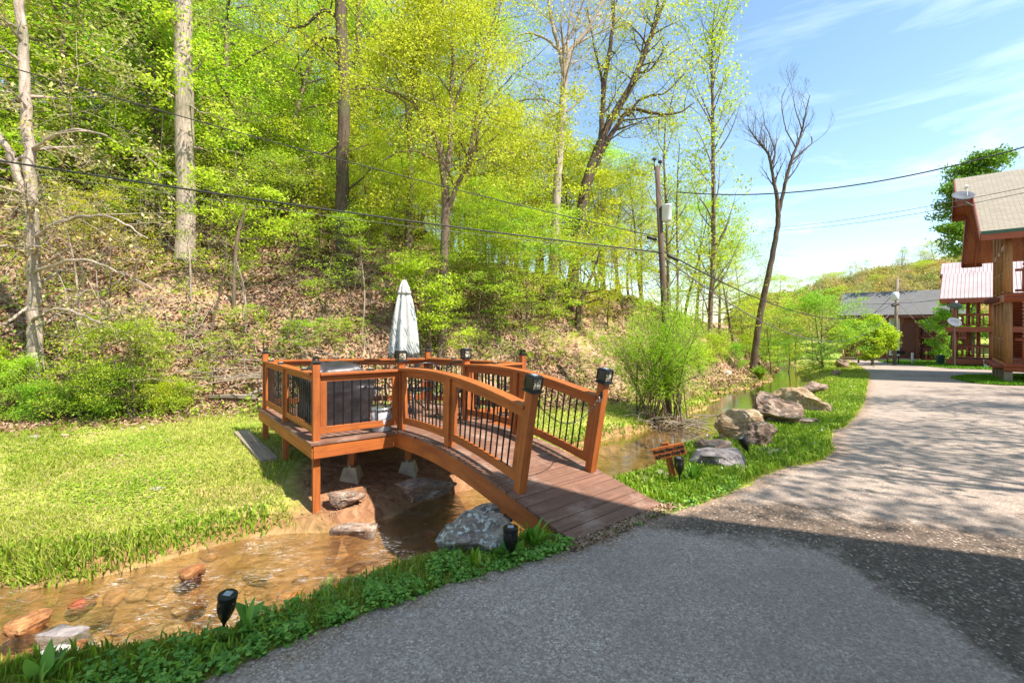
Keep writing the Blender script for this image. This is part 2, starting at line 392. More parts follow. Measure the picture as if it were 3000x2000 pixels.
ff=mth(nt,'MULTIPLY',mth(nt,'MULTIPLY',ramp(nt,fo,[(.54,0),(.66,1)]),ramp(nt,fo2,[(.48,0),(.66,1)])),mth(nt,'MULTIPLY',fast,.8))
df=nd(nt,'BsdfDiffuse',{'Color':(.8,.78,.74,1)}); m2=nd(nt,'MixShader'); L(nt,ff,m2.inputs[0]); L(nt,mx.outputs[0],m2.inputs[1]); L(nt,df.outputs[0],m2.inputs[2])
L(nt,m2.outputs[0],o.inputs['Surface']); M['water']=m
pts=[];
for i in range(len(STR)-1):
    for t in np.linspace(0,1,8,endpoint=False): pts.append(STR[i]*(1-t)+STR[i+1]*t)
pts=np.array(pts); tg=np.gradient(pts[:,:2],axis=0); tg/=np.linalg.norm(tg,axis=1)[:,None]; nr=np.stack([-tg[:,1],tg[:,0]],1)
for _ in range(6): nr[1:-1]=(nr[:-2]+nr[1:-1]*2+nr[2:])/4
cols=np.linspace(-1,1,9); vv=[]
for i in range(len(pts)):
    for c_ in cols:
        q=pts[i,:2]+nr[i]*c_*(pts[i,2]+.42); vv.append((q[0],q[1],float(z0(q[1]))-float(wrel(q[1]))))
vv=np.array(vv); ii=np.arange(len(vv)).reshape(len(pts),9)
fc=np.stack([ii[:-1,:-1],ii[:-1,1:],ii[1:,1:],ii[1:,:-1]],-1).reshape(-1,4)[:,::-1]
o=npmesh('stream_water',vv,fc,M['water'],smooth=True); tag(o,'shallow clear stream over brown stones',kind='structure')
# road ----------------------------------------------------------------
EDGE=[(-30,-22),(-12,-8),(-5,-1.2)]+[flat(*q) for q in [(480,2040),(829,1880),(1084,1788),(1339,1698),(1640,1618),(1700,1590),(1955,1498),(2072,1470),(2184,1422),(2240,1392),(2303,1370),(2410,1350),(2442,1320),(2434,1285),(2440,1262),(2477,1250),(2507,1218),(2531,1184),(2541,1133),(2548,1096),(2524,1075),(2490,1055)]]
EDGE=np.array(EDGE)
rj=random.Random(3); ed=[]
for i in range(len(EDGE)-1):
    n_=max(2,int(np.hypot(*(EDGE[i+1]-EDGE[i]))/.12)); 
    for t in np.linspace(0,1,n_,endpoint=False):
        q=EDGE[i]*(1-t)+EDGE[i+1]*t; ed.append(q+np.array([rj.uniform(-.025,.025),rj.uniform(-.025,.025)]))
ed.append(EDGE[-1]); ed=np.array(ed)
ks=np.concatenate([np.linspace(0,1,22)**1.8*14,[20,30,45,80]]); vv=[];ee=[]
for i,q in enumerate(ed):
    t=i/(len(ed)-1); lim=np.interp(q[1],[5,20,30,46,60],[200,200,16,8,5])
    for kx in ks:
        kk=min(kx,lim*(ks.tolist().index(kx)+1)/len(ks)) if lim<200 else kx
        x=q[0]+kk; y=q[1]-kk*np.interp(q[1],[5,25,40],[.12,.1,.25]); vv.append((x,y,0)); ee.append(kk)
vv=np.array(vv); vv[:,2]=np.maximum(z0(vv[:,1]),-3.4)+.012-.016*(np.array(ee)<.001)
ii=np.arange(len(vv)).reshape(len(ed),len(ks))
fc=np.stack([ii[:-1,:-1],ii[:-1,1:],ii[1:,1:],ii[1:,:-1]],-1).reshape(-1,4)
m,nt,b,o=newmat('asphalt'); p=geo(nt)
v1=nd(nt,'TexVoronoi',{'Scale':88}); L(nt,p,v1.inputs['Vector']); v2=nd(nt,'TexVoronoi',{'Scale':62}); L(nt,p,v2.inputs['Vector'])
r1=nd(nt,'SeparateColor',{'Color':v1.outputs['Color']}).outputs[0]; r2=nd(nt,'SeparateColor',{'Color':v2.outputs['Color']}).outputs[1]
big=noise(nt,p,.9,5,.6); mid=noise(nt,p,5,5,.6)
new=ramp(nt,r1,[(.0,(.25,.185,.145)),(.5,(.44,.335,.27)),(.88,(.59,.465,.38)),(1,(.80,.66,.54))])
new=mix(nt,ramp(nt,mid,[(.35,0),(.7,.45)]),new,(.37,.28,.225)); new=mix(nt,ramp(nt,noise(nt,p,.55,5,.65),[(.4,.45),(.6,0)]),new,(.24,.18,.145)); new=mix(nt,mth(nt,'MULTIPLY',ramp(nt,r2,[(.93,0),(.97,1)]),.5),new,(.52,.43,.34))
old=ramp(nt,r1,[(.0,(.22,.16,.12)),(.5,(.355,.27,.21)),(.9,(.45,.355,.285)),(1,(.64,.54,.44))])
old=mix(nt,ramp(nt,noise(nt,p,2.3,5,.6),[(.38,.6),(.58,0)]),old,(.26,.205,.175))
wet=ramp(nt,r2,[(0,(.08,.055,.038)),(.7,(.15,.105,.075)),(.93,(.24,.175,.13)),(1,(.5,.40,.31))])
# patch borders in world metres: f>0 is old gravelly surface, band is the damp dark strip, its far border painted along the roof's shadow edge
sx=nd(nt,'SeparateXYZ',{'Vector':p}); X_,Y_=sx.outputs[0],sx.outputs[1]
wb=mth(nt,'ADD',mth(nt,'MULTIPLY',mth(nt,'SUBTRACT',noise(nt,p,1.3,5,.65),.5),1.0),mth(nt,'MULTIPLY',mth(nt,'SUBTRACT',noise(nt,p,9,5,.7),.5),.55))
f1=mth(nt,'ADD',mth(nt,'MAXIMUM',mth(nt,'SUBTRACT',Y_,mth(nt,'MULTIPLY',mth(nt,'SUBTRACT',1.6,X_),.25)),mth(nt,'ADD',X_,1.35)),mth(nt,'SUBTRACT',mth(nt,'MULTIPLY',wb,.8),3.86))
f2=mth(nt,'ADD',mth(nt,'ADD',mth(nt,'ADD',Y_,mth(nt,'MULTIPLY',X_,.34)),mth(nt,'MULTIPLY',wb,2.2)),-5.35)
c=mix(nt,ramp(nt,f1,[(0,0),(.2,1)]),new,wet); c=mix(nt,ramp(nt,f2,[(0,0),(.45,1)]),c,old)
pud=ramp(nt,noise(nt,mapv(nt,p,(.25,.5,1)),1,3),[(.60,0),(.68,.8)]); c=mix(nt,mth(nt,'MULTIPLY',pud,ramp(nt,mth(nt,'MULTIPLY',Y_,.05),[(.5,0),(.7,1)])),c,(.10,.08,.07))
eg=nd(nt,'Attribute',attribute_name='edge').outputs['Fac']; ef=ramp(nt,mth(nt,'ADD',mth(nt,'MULTIPLY',eg,1.8),mth(nt,'MULTIPLY',mth(nt,'SUBTRACT',noise(nt,p,4,6,.7),.5),1.6)),[(.15,.9),(.6,0)]); c=mix(nt,ef,c,ramp(nt,r1,[(0,(.17,.10,.065)),(.7,(.36,.24,.16)),(1,(.55,.42,.30))]))
L(nt,c,b.inputs['Base Color']); b.inputs['Roughness'].default_value=.85; b.inputs['Specular IOR Level'].default_value=.3
ck=nd(nt,'TexVoronoi',{'Scale':.55},feature='DISTANCE_TO_EDGE'); L(nt,mix(nt,.12,p,nd(nt,'TexNoise',{'Scale':3.0,'Detail':5}).outputs[1]),ck.inputs['Vector'])
ckf=mth(nt,'MULTIPLY',ramp(nt,ck.outputs['Distance'],[(.002,1),(.007,0)]),ramp(nt,noise(nt,p,.7,2),[(.5,0),(.58,.7)])); 
bump(nt,mth(nt,'ADD',v1.outputs['Distance'],mth(nt,'MULTIPLY',v2.outputs['Distance'],.8)),b,-.9,.012); M['asphalt']=m
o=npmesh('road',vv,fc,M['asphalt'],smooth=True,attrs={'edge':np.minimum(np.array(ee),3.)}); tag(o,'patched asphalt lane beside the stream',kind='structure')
# ------------------------------------------------------------------ leaves, blades
def leaves(C,size,rg,up=.6,wid=.5,jit=.35):
    n=len(C); nrm=rg.normal(0,1,(n,3))*(1-up); nrm[:,2]+=up*1.2; nrm/=np.linalg.norm(nrm,axis=1)[:,None]
    a=rg.normal(0,1,(n,3)); a-=nrm*(a*nrm).sum(1)[:,None]; a/=np.linalg.norm(a,axis=1)[:,None]
    b_=np.cross(nrm,a); s=(size*(1+jit*rg.uniform(-1,1,n)))[:,None]
    v=np.stack([C-a*s*.5,C+b_*s*wid*.5-nrm*s*.06,C+a*s*.5-nrm*s*.12,C-b_*s*wid*.5-nrm*s*.06],1).reshape(-1,3)
    f=np.arange(4*n).reshape(n,4); var=np.repeat(rg.uniform(0,1,n),4)
    return v,f,var
def blades(X,Y,Z,h,w,rg,lean=.5,segs=1,curl=.6,dirn=None):
    n=len(X); an=rg.uniform(0,2*np.pi,n); ln=np.minimum(np.abs(rg.normal(0,lean,n)),1.15); hh=h*(.55+.9*rg.uniform(0,1,n))
    la=rg.uniform(0,2*np.pi,n) if dirn is None else dirn+rg.normal(0,.5,n)
    dx,dy=np.cos(la)*ln*hh,np.sin(la)*ln*hh; wx,wy=np.cos(an)*w/2,np.sin(an)*w/2
    var=rg.uniform(0,1,n)
    if segs==1:
        v=np.stack([np.stack([X-wx,Y-wy,Z-.01],1),np.stack([X+wx,Y+wy,Z-.01],1),np.stack([X+dx,Y+dy,Z+hh],1)],1).reshape(-1,3)
        return v,np.arange(3*n).reshape(n,3),np.repeat(var,3)
    m1=np.stack([X+dx*.35,Y+dy*.35,Z+hh*.6],1); wv=np.stack([wx,wy,0*wx],1)*.9
    v=np.stack([np.stack([X-wx,Y-wy,Z-.01],1),np.stack([X+wx,Y+wy,Z-.01],1),m1+wv,np.stack([X+dx*1.3,Y+dy*1.3,Z+hh*(1-curl*ln)],1),m1-wv],1).reshape(-1,3)
    tri=np.array([[0,1,2],[0,2,4],[2,3,4]]); return v,(np.arange(n)[:,None,None]*5+tri[None]).reshape(-1,3),np.repeat(var,5)
def inpoly(X,Y,poly):
    r=np.zeros(X.shape,bool); n=len(poly)
    for i in range(n):
        x1,y1=poly[i]; x2,y2=poly[(i+1)%n]
        if y1==y2: continue
        c=((y1>Y)!=(y2>Y))&(X<(x2-x1)*(Y-y1)/(y2-y1)+x1); r^=c
    return r
ROADPOLY=[tuple(q) for q in EDGE]+[(200,EDGE[-1][1]),(200,-60),(-30,-60)]
rg=np.random.default_rng(5)
def scatter(n,y0,y1,kmin,kmax,pw=2.0):
    """points seen from the lane, denser close by"""
    u=rg.uniform(0,1,n); Yv=1/(1/y0+(1/y1-1/y0)*u) if pw==2 else y0*(y1/y0)**u
    return rg.uniform(kmin,kmax,n)*Yv,Yv
d2fun=lambda X,Y: np.hypot(X+1.65,Y-7.05)
# lawn
X,Y=scatter(720000,2.2,45,-1.75,1.05,1); Zt,ds,sd,fd=terrain(X,Y)
road=inpoly(X,Y,ROADPOLY)
bare=(np.sin(X*1.3+2*np.sin(Y*.9))*np.sin(Y*1.7+X*.4)+.3*np.sin(X*6)*np.sin(Y*5.3)>.6)
d2=np.hypot((X+1.65),(Y-7.05))
rs_=(X-1.0)*.777+(Y-4.17)*.629; rt_=(X-1.0)*-.629+(Y-4.17)*.777; ramp_=(np.abs(rs_)<.70)&(rt_>-.35)&(rt_<1.3)
ok=(~road)&(~ramp_)&(ds>.04)&(fd<rg.normal(.1,.5,len(X)))&(~bare|(rg.uniform(0,1,len(X))<.3))&~((d2<1.7)&(ds<4))
X,Y,Zt,ds=X[ok],Y[ok],Zt[ok],ds[ok]
hh=.022+.05*np.exp(-ds/.3)+.0016*Y+.02*(np.sin(X*2.1)*np.sin(Y*1.7)>.3)
v,f,var=blades(X,Y,Zt,hh,.007+.0020*Y,rg,1.0)
patch=.5+.5*np.sin(X*.8+1.3*np.sin(Y*.7)); var=np.clip(var*.75+np.repeat(patch,3)*.35,0,1)
o=npmesh('lawn_grass',v,f,M['grass'],var); tag(o,'short yellow-green grass over the banks and lawn','grass',kind='stuff')
# clover patches and dead straw in the lawn
X,Y=scatter(150000,4.5,15,-1.25,.2,1); Zt,ds,sd,fd=terrain(X,Y); pn=np.sin(X*1.7+.8*np.sin(Y*2.3))*np.sin(Y*1.9+.6*np.sin(X*3.1)); ok=(sd>0)&(ds>.25)&(fd<.2)&(pn>rg.uniform(-.1,1.5,len(X)))&(d2fun(X,Y)>1.8); X,Y,Zt=X[ok],Y[ok],Zt[ok]
v,f,var=leaves(np.stack([X,Y,Zt+.02+.03*rg.uniform(0,1,len(X))],1),.022+.001*Y,rg,.75,.85); o=npmesh('lawn_clover',v,f,M['leaf_green'],var); tag(o,'darker clover patches in the lawn','clover',kind='stuff'); o.color=(.8,.9,.75,1)
X,Y=scatter(26000,4.5,15,-1.25,.2,1); Zt,ds,sd,fd=terrain(X,Y); ok=(sd>0)&(ds>.1)&(fd<.4); X,Y,Zt=X[ok],Y[ok],Zt[ok]
v,f,var=leaves(np.stack([X,Y,Zt+.025+.02*rg.uniform(0,1,len(X))],1),.05,rg,.8,.14); o=npmesh('dead_straw',v,f,M['litter'],var*.3+.7); tag(o,'pale dead grass stalks in the lawn','dead grass',kind='stuff')
# longer grass hanging over the banks and along the lane's verge
X,Y=scatter(300000,2.2,24,-1.7,1.02,1); Zt,ds,sd,fd=terrain(X,Y); road=inpoly(X,Y,ROADPOLY)
nearroad=polyd(X,Y,EDGE)[0]
rs_=(X-1.0)*.777+(Y-4.17)*.629; rt_=(X-1.0)*-.629+(Y-4.17)*.777; ramp_=(np.abs(rs_)<.74)&(rt_>-.35)&(rt_<1.3)
ok=(~road)&(~ramp_)&(fd<.3)&(((ds>0)&(ds<.38)&(rg.uniform(0,1,len(X))<.8))|((sd<0)&(ds>.15)&(nearroad>.03)&(rg.uniform(0,1,len(X))<np.where(X>1.2,.95,.07))))&~((np.hypot(X+1.9,Y-6.6)<1.45)&(sd>0))
X,Y,Zt=X[ok],Y[ok],Zt[ok]
v,f,var=blades(X,Y,Zt,.085,.009+.0016*Y,rg,.55,2,.5)
o=npmesh('bank_grass',v,f,M['grass'],var*.75); o.color=(.95,1.15,.9,1); tag(o,'longer bright green grass along the water edge and verge','grass',kind='stuff')
# leaning reeds at the left bank
X=rg.uniform(-6.8,-3.9,3800); Y=rg.uniform(3.6,7.5,3800); Zt,ds,sd,fd=terrain(X,Y); ok=(sd>0)&(ds>.0)&(ds<.32); X,Y,Zt=X[ok],Y[ok],Zt[ok]
v,f,var=blades(X,Y,Zt,.24,.013,rg,.8,2,.75,dirn=-.6)
o=npmesh('streamside_reeds',v,f,M['grass'],var*.6+.3); tag(o,'long pale blades flopping over the left bank','grass',kind='stuff')
# clover
n=230000; t=rg.uniform(0,1,n)**1.2*(len(ed)*.52); i_=np.clip(t.astype(int)+int(len(ed)*.10),0,len(ed)-2)
q=ed[i_]; tn=ed[i_+1]-q; tn/=np.linalg.norm(tn,axis=1)[:,None]; off=np.abs(rg.normal(0,.22,n))-.035*rg.uniform(0,1,n)
X=q[:,0]-tn[:,1]*off+rg.normal(0,.03,n); Y=q[:,1]+tn[:,0]*off+rg.normal(0,.03,n); Zt,ds,sd,fd=terrain(X,Y)
ok=(ds>.1)&(X<2.6)&(Y>.8)&(rg.uniform(0,1,n)<np.where(X<1.2,1,.25)); 
BE=np.array((1.0,4.17)); BV=np.array((-.629,.777)); BU=np.array((.777,.629))
bt=(X-BE[0])*BV[0]+(Y-BE[1])*BV[1]; bs=(X-BE[0])*BU[0]+(Y-BE[1])*BU[1]
ok&=~((np.abs(bs)<.68)&(bt>-.12)&(bt<4)); X,Y,Zt=X[ok],Y[ok],Zt[ok]
lump=.03+.05*(.5+.5*np.sin(X*9)*np.sin(Y*8))
C=np.stack([X,Y,Zt+lump*rg.uniform(.1,1,len(X))],1); v,f,var=leaves(C,.028,rg,.7,.9)
o=npmesh('clover',v,f,M['clover'],var); tag(o,'low dark green clover along the edge of the lane','clover',kind='stuff')
# leaf litter on the slope
n=420000; X,Y=scatter(n,6.5,45,-1.75,1.0,1); Zt,ds,sd,fd=terrain(X,Y); pn=np.sin(X*.9+1.1*np.sin(Y*.7))*np.sin(Y*.8+.9*np.sin(X*.6)); ok=(fd>-.35+rg.normal(0,.4,n))&(rg.uniform(0,1,n)<np.clip(1.15-1.3*np.clip(pn,0,1),.12,1)); X,Y,Zt=X[ok],Y[ok],Zt[ok]
C=np.stack([X,Y,Zt+.02+.03*rg.uniform(0,1,len(X))],1); v,f,var=leaves(C,.052+.004*Y,rg,.55,.6)
o=npmesh('leaf_litter',v,f,M['litter'],var); tag(o,'brown fallen leaves covering the slope','leaf litter',kind='stuff')
# low green undergrowth pushing through the litter
n=900; X,Y=scatter(n*3,8.5,34,-1.7,.85,1); Zt,ds,sd,fd=terrain(X,Y); ok=(fd>-.3)&(rg.uniform(0,1,len(X))<np.exp(-fd/9)); X,Y=X[ok][:n],Y[ok][:n]
k=rg.integers(12,60,len(X)); CX=np.repeat(X,k)+rg.normal(0,1,k.sum())*np.repeat(rg.uniform(.08,.34,len(X)),k); CY=np.repeat(Y,k)+rg.normal(0,1,k.sum())*.18
CZ=terrain(CX,CY)[0]+rg.uniform(.03,1,k.sum())**1.5*np.repeat(rg.uniform(.1,.55,len(X)),k)
v,f,var=leaves(np.stack([CX,CY,CZ],1),.075,rg,.45,.55); o=npmesh('undergrowth',v,f,M['leaf_green'],var); tag(o,'low green seedlings pushing up through the leaf litter','undergrowth',kind='stuff')
# bark chips at the foot of the bridge
n=900; s_=rg.uniform(-.75,.75,n); t_=-.07+rg.normal(0,.045,n); X=BE[0]+BU[0]*s_+BV[0]*t_; Y=BE[1]+BU[1]*s_+BV[1]*t_
v,f,var=leaves(np.stack([X,Y,z0(Y)+.022+.012*rg.uniform(0,1,n)],1),.045,rg,.7,.4); o=npmesh('wood_chips',v,f,M['litter'],var*.5+.5); tag(o,'pale wood chips at the foot of the bridge','wood chips',kind='stuff')
# grit and leaf crumbs on the lane
n=16000; X,Y=scatter(n,1.9,16,-.9,1.15,1); ok=inpoly(X,Y,ROADPOLY)&(rg.uniform(0,1,n)<.75); X,Y=X[ok],Y[ok]
v,f,var=leaves(np.stack([X,Y,np.maximum(z0(Y),-3.4)+.018],1),.005+.0011*Y,rg,.85,.7); o=npmesh('road_grit',v,f,M['litter'],var*.6+.3); tag(o,'small pale stones and leaf crumbs scattered on the asphalt','grit',kind='stuff')
# dandelion heads in the verge
n=260; X,Y=scatter(n*6,5,24,.3,.8,1); Zt,ds,sd,fd=terrain(X,Y); ok=(~inpoly(X,Y,ROADPOLY))&(sd<0)&(ds>.5); X,Y,Zt=X[ok][:45],Y[ok][:45],Zt[ok][:45]
v,f,var=leaves(np.stack([X,Y,Zt+.15],1),.028,rg,.4,1); o=npmesh('dandelions',v,f,M['white']); tag(o,'white dandelion heads in the green verge','flowers',kind='stuff')
# ------------------------------------------------------------------ deck
DZ=.314; RZ=DZ+.873
def dk(px,py,z=DZ): Y=F*(H-z)/(py-HY); return Vector(((px-1500)/F*Y,Y,z))
fd_=Vector((.839,.545,0)); FP=Vector((-2.546,5.93,0)); JL=FP+fd_*1.137; JR=FP+fd_*2.178; RP=FP+fd_*3.25
LP=Vector((-4.44,8.22,0)); BP=Vector((-1.63,8.80,0))
cen=(FP+RP+LP+BP)/4
def outp(p,k): d=(p-cen); d.z=0; return p+d.normalized()*k
OUT=[dk(911,1300),FP+fd_*2.0+Vector((.545,-.839,0))*.10, RP+Vector((.12,-.03,0)), outp(BP,.15), dk(755,1195)]
OUT=[Vector((p.x,p.y)) for p in OUT]
deck=thing('garden_deck','reddish-brown raised timber deck with railings over the far bank','deck',(cen.x,cen.y,0))
# floor boards clipped to the outline
def clip(poly,n,d):      # keep n.p<=d
    r=[]
    for i in range(len(poly)):
        a,b=poly[i],poly[(i+1)%len(poly)]; da,db=n.dot(a)-d,n.dot(b)-d
        if da<=0: r.append(a)
        if (da<0)!=(db<0) and abs(da-db)>1e-9: r.append(a+(b-a)*(da/(da-db)))
    return r
ud=Vector((fd_.x,fd_.y)); vd=Vector((-fd_.y,fd_.x)); q0=min(vd.dot(p) for p in OUT); q1=max(vd.dot(p) for p in OUT)
mb=MB(); q=q0
while q<q1:
    pl=clip(clip(OUT,-vd,-q),vd,q+.138)
    if len(pl)>=3:
        n=len(pl); r1=rnd.uniform(0,40); dz=rnd.uniform(-.0015,.0015)
        vs=[(p.x,p.y,DZ-.028) for p in pl]+[(p.x,p.y,DZ+dz) for p in pl]
        fs=[tuple(range(n))[::-1],tuple(range(n,2*n))]+[(i,(i+1)%n,n+(i+1)%n,n+i) for i in range(n)]
        uv=[[(r1+ud.dot(Vector(vs[k][:2])),r1+vd.dot(Vector(vs[k][:2]))+vs[k][2]) for k in f] for f in fs]
        mb.add(vs,fs,uv)
    q+=.145
mb.build('floor_boards',M['floor'],deck)
c2=Vector((cen.x,cen.y))
def ins(p,k): d=(c2-p); return p+d.normalized()*k
IN=[ins(p,.045) for p in OUT]
mb=MB()
for i in range(5):
    a,b=IN[i],IN[(i+1)%5]; mb.beam((a.x,a.y,DZ-.03-.0875),(b.x,b.y,DZ-.03-.0875),.04,.17)
mb.build('rim_beam',M['cedar'],deck,bevel=.004)
mb=MB()
for s in range(1,8):
    a=IN[0].lerp(IN[4],s/8); b=IN[2].lerp(IN[3],s/8); mb.beam((a.x,a.y,DZ-.115),(b.x,b.y,DZ-.115),.04,.14)
mb.build('joists',M['cedar'],deck)
posts={}
def post(key,p,z0_,z1_,w=.09,par=deck,mt='cedar',ax=fd_):
    mb=MB(); a=Vector((ax.x,ax.y,0))*w/2; b=Vector((-ax.y,ax.x,0))*w/2
    mb.box((p.x,p.y,(z0_+z1_)/2),a,b,(0,0,(z1_-z0_)/2)); o=mb.build('post',M[mt],par,bevel=.005); posts[key]=o; return o
ML=FP.lerp(LP,.52)
def g(p): return gz(p.x,p.y)
post('F',FP,g(FP)-.12,RZ+.125); post('ML',ML,g(ML)-.1,RZ-.03); post('L',LP,g(LP)-.1,RZ+.125)
post('B',BP,DZ-.3,RZ+.125); post('R',RP,g(RP)-.1,RZ+.125); post('JL',JL,DZ-.0,RZ+.10); post('JR',JR,DZ-.0,RZ+.10)
MB_=LP.lerp(BP,.5); MR_=RP.lerp(BP,.5); post('MB',MB_,DZ-.2,RZ-.03); post('MR',MR_,DZ-.2,RZ-.03)
# bear-topped post caps (sub-parts of their posts)
def cap(key,p):
    o=posts[key]; mb=MB(); a=fd_*.056; b=Vector((-fd_.y,fd_.x,0))*.056; z=RZ+.127
    mb.box((p.x,p.y,z+.012),a,b,(0,0,.012)); mb.box((p.x,p.y,z+.032),a*.72,b*.72,(0,0,.008))
    c=mb.build('post_cap',M['black'],o,bevel=.004)
    # little walking bear in profile, 8 mm thick
    out=[(-.05,0),(-.052,.03),(-.045,.047),(-.02,.056),(.01,.05),(.028,.055),(.05,.044),(.062,.03),(.058,.022),(.042,.022),(.038,.0),(.024,0),(.02,.018),(-.006,.02),(-.01,0),(-.026,0),(-.03,.014),(-.038,0)]
    mb=MB(); n=len(out); d=Vector((1,.15,0)).normalized(); w=Vector((-d.y,d.x,0))*.004
    vs=[p+d*x*.9+w*s+Vector((0,0,z+.038+y*.95)) for s in(-1,1) for x,y in out]
    vs=[Vector((v.x,v.y,v.z)) for v in vs]
    fs=[tuple(range(n)),tuple(range(2*n-1,n-1,-1))]+[(i,n+i,n+(i+1)%n,(i+1)%n) for i in range(n)]
    mb.add(vs,fs); mb.build('bear_figure',M['black'],o)
for k,p in (('F',FP),('L',LP),('B',BP),('R',RP)): cap(k,p)
def panel(par,a,b,za,zb,sp=.125,stile=True,bal=None):
    """railing bay from a to b (posts centres), deck heights za, zb"""
    d=(b-a); d.z=0; dn=d.normalized(); Ln=d.length; A=a+dn*.045; B=b-dn*.045
    def at(p,z,zz): return Vector((p.x,p.y,z+zz))
    mb=MB(); mb.beam(at(A,za,.805),at(B,zb,.805),.036,.095); mb.build('rail_board',M['cedar'],par,bevel=.004)
    mb=MB(); mb.beam(at(A,za,.125),at(B,zb,.125),.036,.09); mb.build('bottom_rail',M['cedar'],par,bevel=.004)
    if stile:
        for p in (A+dn*.045,B-dn*.045):
            mb=MB(); z=za if p is A else zb
            mb.box((p.x,p.y,z+.465),dn*.04,Vector((-dn.y,dn.x,0))*.019,(0,0,.295)); mb.build('stile',M['cedar'],par,bevel=.004)
    n=int(round((Ln-.24)/sp))
    for i in range(1,n):
        t=.5+(i-n/2)*sp/Ln; p=a.lerp(b,t); z=za*(1-t)+zb*t
        mb=MB(); mb.tube([at(p,z,.165),at(p,z,.762)],.0095,8); mb.build('baluster',M['black'],par,smooth=False)
def topcap(par,pts,w=.135):
    for a,b in zip(pts[:-1],pts[1:]):
        mb=MB(); mb.beam((a.x,a.y,RZ-.017),(b.x,b.y,RZ-.017),w,.034); mb.build('cap_rail',M['cedar'],par,bevel=.006)
for a,b,sp in ((FP,ML,.095),(ML,LP,.095),(FP,JL,.115),(LP,MB_,.125),(MB_,BP,.125),(BP,MR_,.115),(MR_,RP,.115),(JR,RP,.115)): panel(deck,a,b,DZ,DZ,sp)
def sh(a,b,k=.05): return a+(b-a).normalized()*k
for a,b in ((sh(FP,LP,.046),sh(LP,FP,-.02)),(sh(FP,JL,.046),sh(JL,FP,-.0)),(sh(LP,BP,.046),sh(BP,LP,.046)),(sh(BP,RP,.046),sh(RP,BP,.046)),(sh(JR,RP,.046),sh(RP,JR,.046))):
    topcap(deck,[a,b])
for px,Yk in ((1030,.30),(1195,.42)):
    p=Vector((-2.36,6.72,0)) if px==1030 else Vector((-1.66,7.3,0)); gg=g(p)
    mb=MB()
    w0,w1=.15,.09; vs=[(p.x+s*w0,p.y+t*w0,gg-.06) for s,t in((-1,-1),(1,-1),(1,1),(-1,1))]+[(p.x+s*w1,p.y+t*w1,gg+.17) for s,t in((-1,-1),(1,-1),(1,1),(-1,1))]
    mb.add(vs,[(3,2,1,0),(4,5,6,7),(0,1,5,4),(1,2,6,5),(2,3,7,6),(3,0,4,7)]); mb.box((p.x,p.y,gg+.185),(.018,0,0),(0,.09,0),(0,0,.016)); mb.build('footing',M['conc'],deck,bevel=.008)
    mb=MB(); mb.box((p.x,p.y,(gg+.17+DZ-.2)/2),(.045,0,0),(0,.045,0),(0,0,(DZ-.2-gg-.17)/2)); mb.build('support_post',M['cedar'],deck)
# ------------------------------------------------------------------ bridge
BE3=Vector((1.0,4.17,0)); bv=Vector((-.629,.777,0)); bu=Vector((.777,.629,0))
TS=[0,.4,.83,1.5,2.157,2.75,3.43]; ZS=[.030,.085,.180,.285,.350,.362,.330]
def bz(t):
    t=max(-.2,min(3.6,t))
    c=np.polyfit(TS,ZS,4) if not hasattr(bz,'c') else bz.c; bz.c=c
    return float(np.polyval(c,t))
def bp_(s,t,h=0):
    dz=(bz(t+.02)-bz(t-.02))/.04; n=Vector((-bv.x*dz,-bv.y*dz,1)).normalized()
    p=BE3+bv*t+bu*s; return Vector((p.x,p.y,bz(t)))+n*h
br=thing('footbridge','arched wooden footbridge with board ramp running down to the lane','footbridge',(.2,5.2,0))
t=0; mb=MB(); bw_=.148
while t<3.40:
    t1=min(t+bw_-.008,3.42); r1=rnd.uniform(0,40); o_=rnd.uniform(-.006,.006)
    vs=[bp_(s*.635+o_,tt,h) for h in(-.032,0) for tt in(t,t1) for s in(-1,1)]
    fs=[(0,2,3,1),(4,5,7,6),(0,1,5,4),(2,6,7,3),(0,4,6,2),(1,3,7,5)]
    uv=[[(r1+.6*(1 if k&1 else -1), r1+(.07 if k&2 else -.07)) for k in f] for f in fs]
    mb.add(vs,fs,uv); t+=bw_
mb.build('tread_boards',M['floor'],br,bevel=.003)
def sweep(s,ts,h0,h1,w,mt,name):
    mb=MB(); n=len(ts); vs=[];fs=[];uv=[]; r1=rnd.uniform(0,40)
    for tt in ts:
        for (ds_,hh) in ((-w/2,h0),(w/2,h0),(w/2,h1),(-w/2,h1)): vs.append(bp_(s+ds_,tt,hh))
    for i in range(n-1):
        for k in range(4):
            k2=(k+1)%4; fs.append((i*4+k,(i+1)*4+k,(i+1)*4+k2,i*4+k2)); a,b=r1+ts[i],r1+ts[i+1]; c,d=k*.05,(k+1)*.05; uv.append([(a,c),(b,c),(b,d),(a,d)])
    fs+=[(0,1,2,3),(n*4-1,n*4-2,n*4-3,n*4-4)]; uv+=[[(0,0),(.01,0),(.01,.1),(0,.1)]]*2
    mb.add(vs,fs,uv); return mb.build(name,M[mt],br)
full=list(np.linspace(.03,3.41,28))
for s in (-.60,.60): sweep(s,full,-.035-.20,-.033,.04,'cedar','side_beam')
sweep(0,full,-.035-.15,-.034,.04,'cedar','centre_beam')
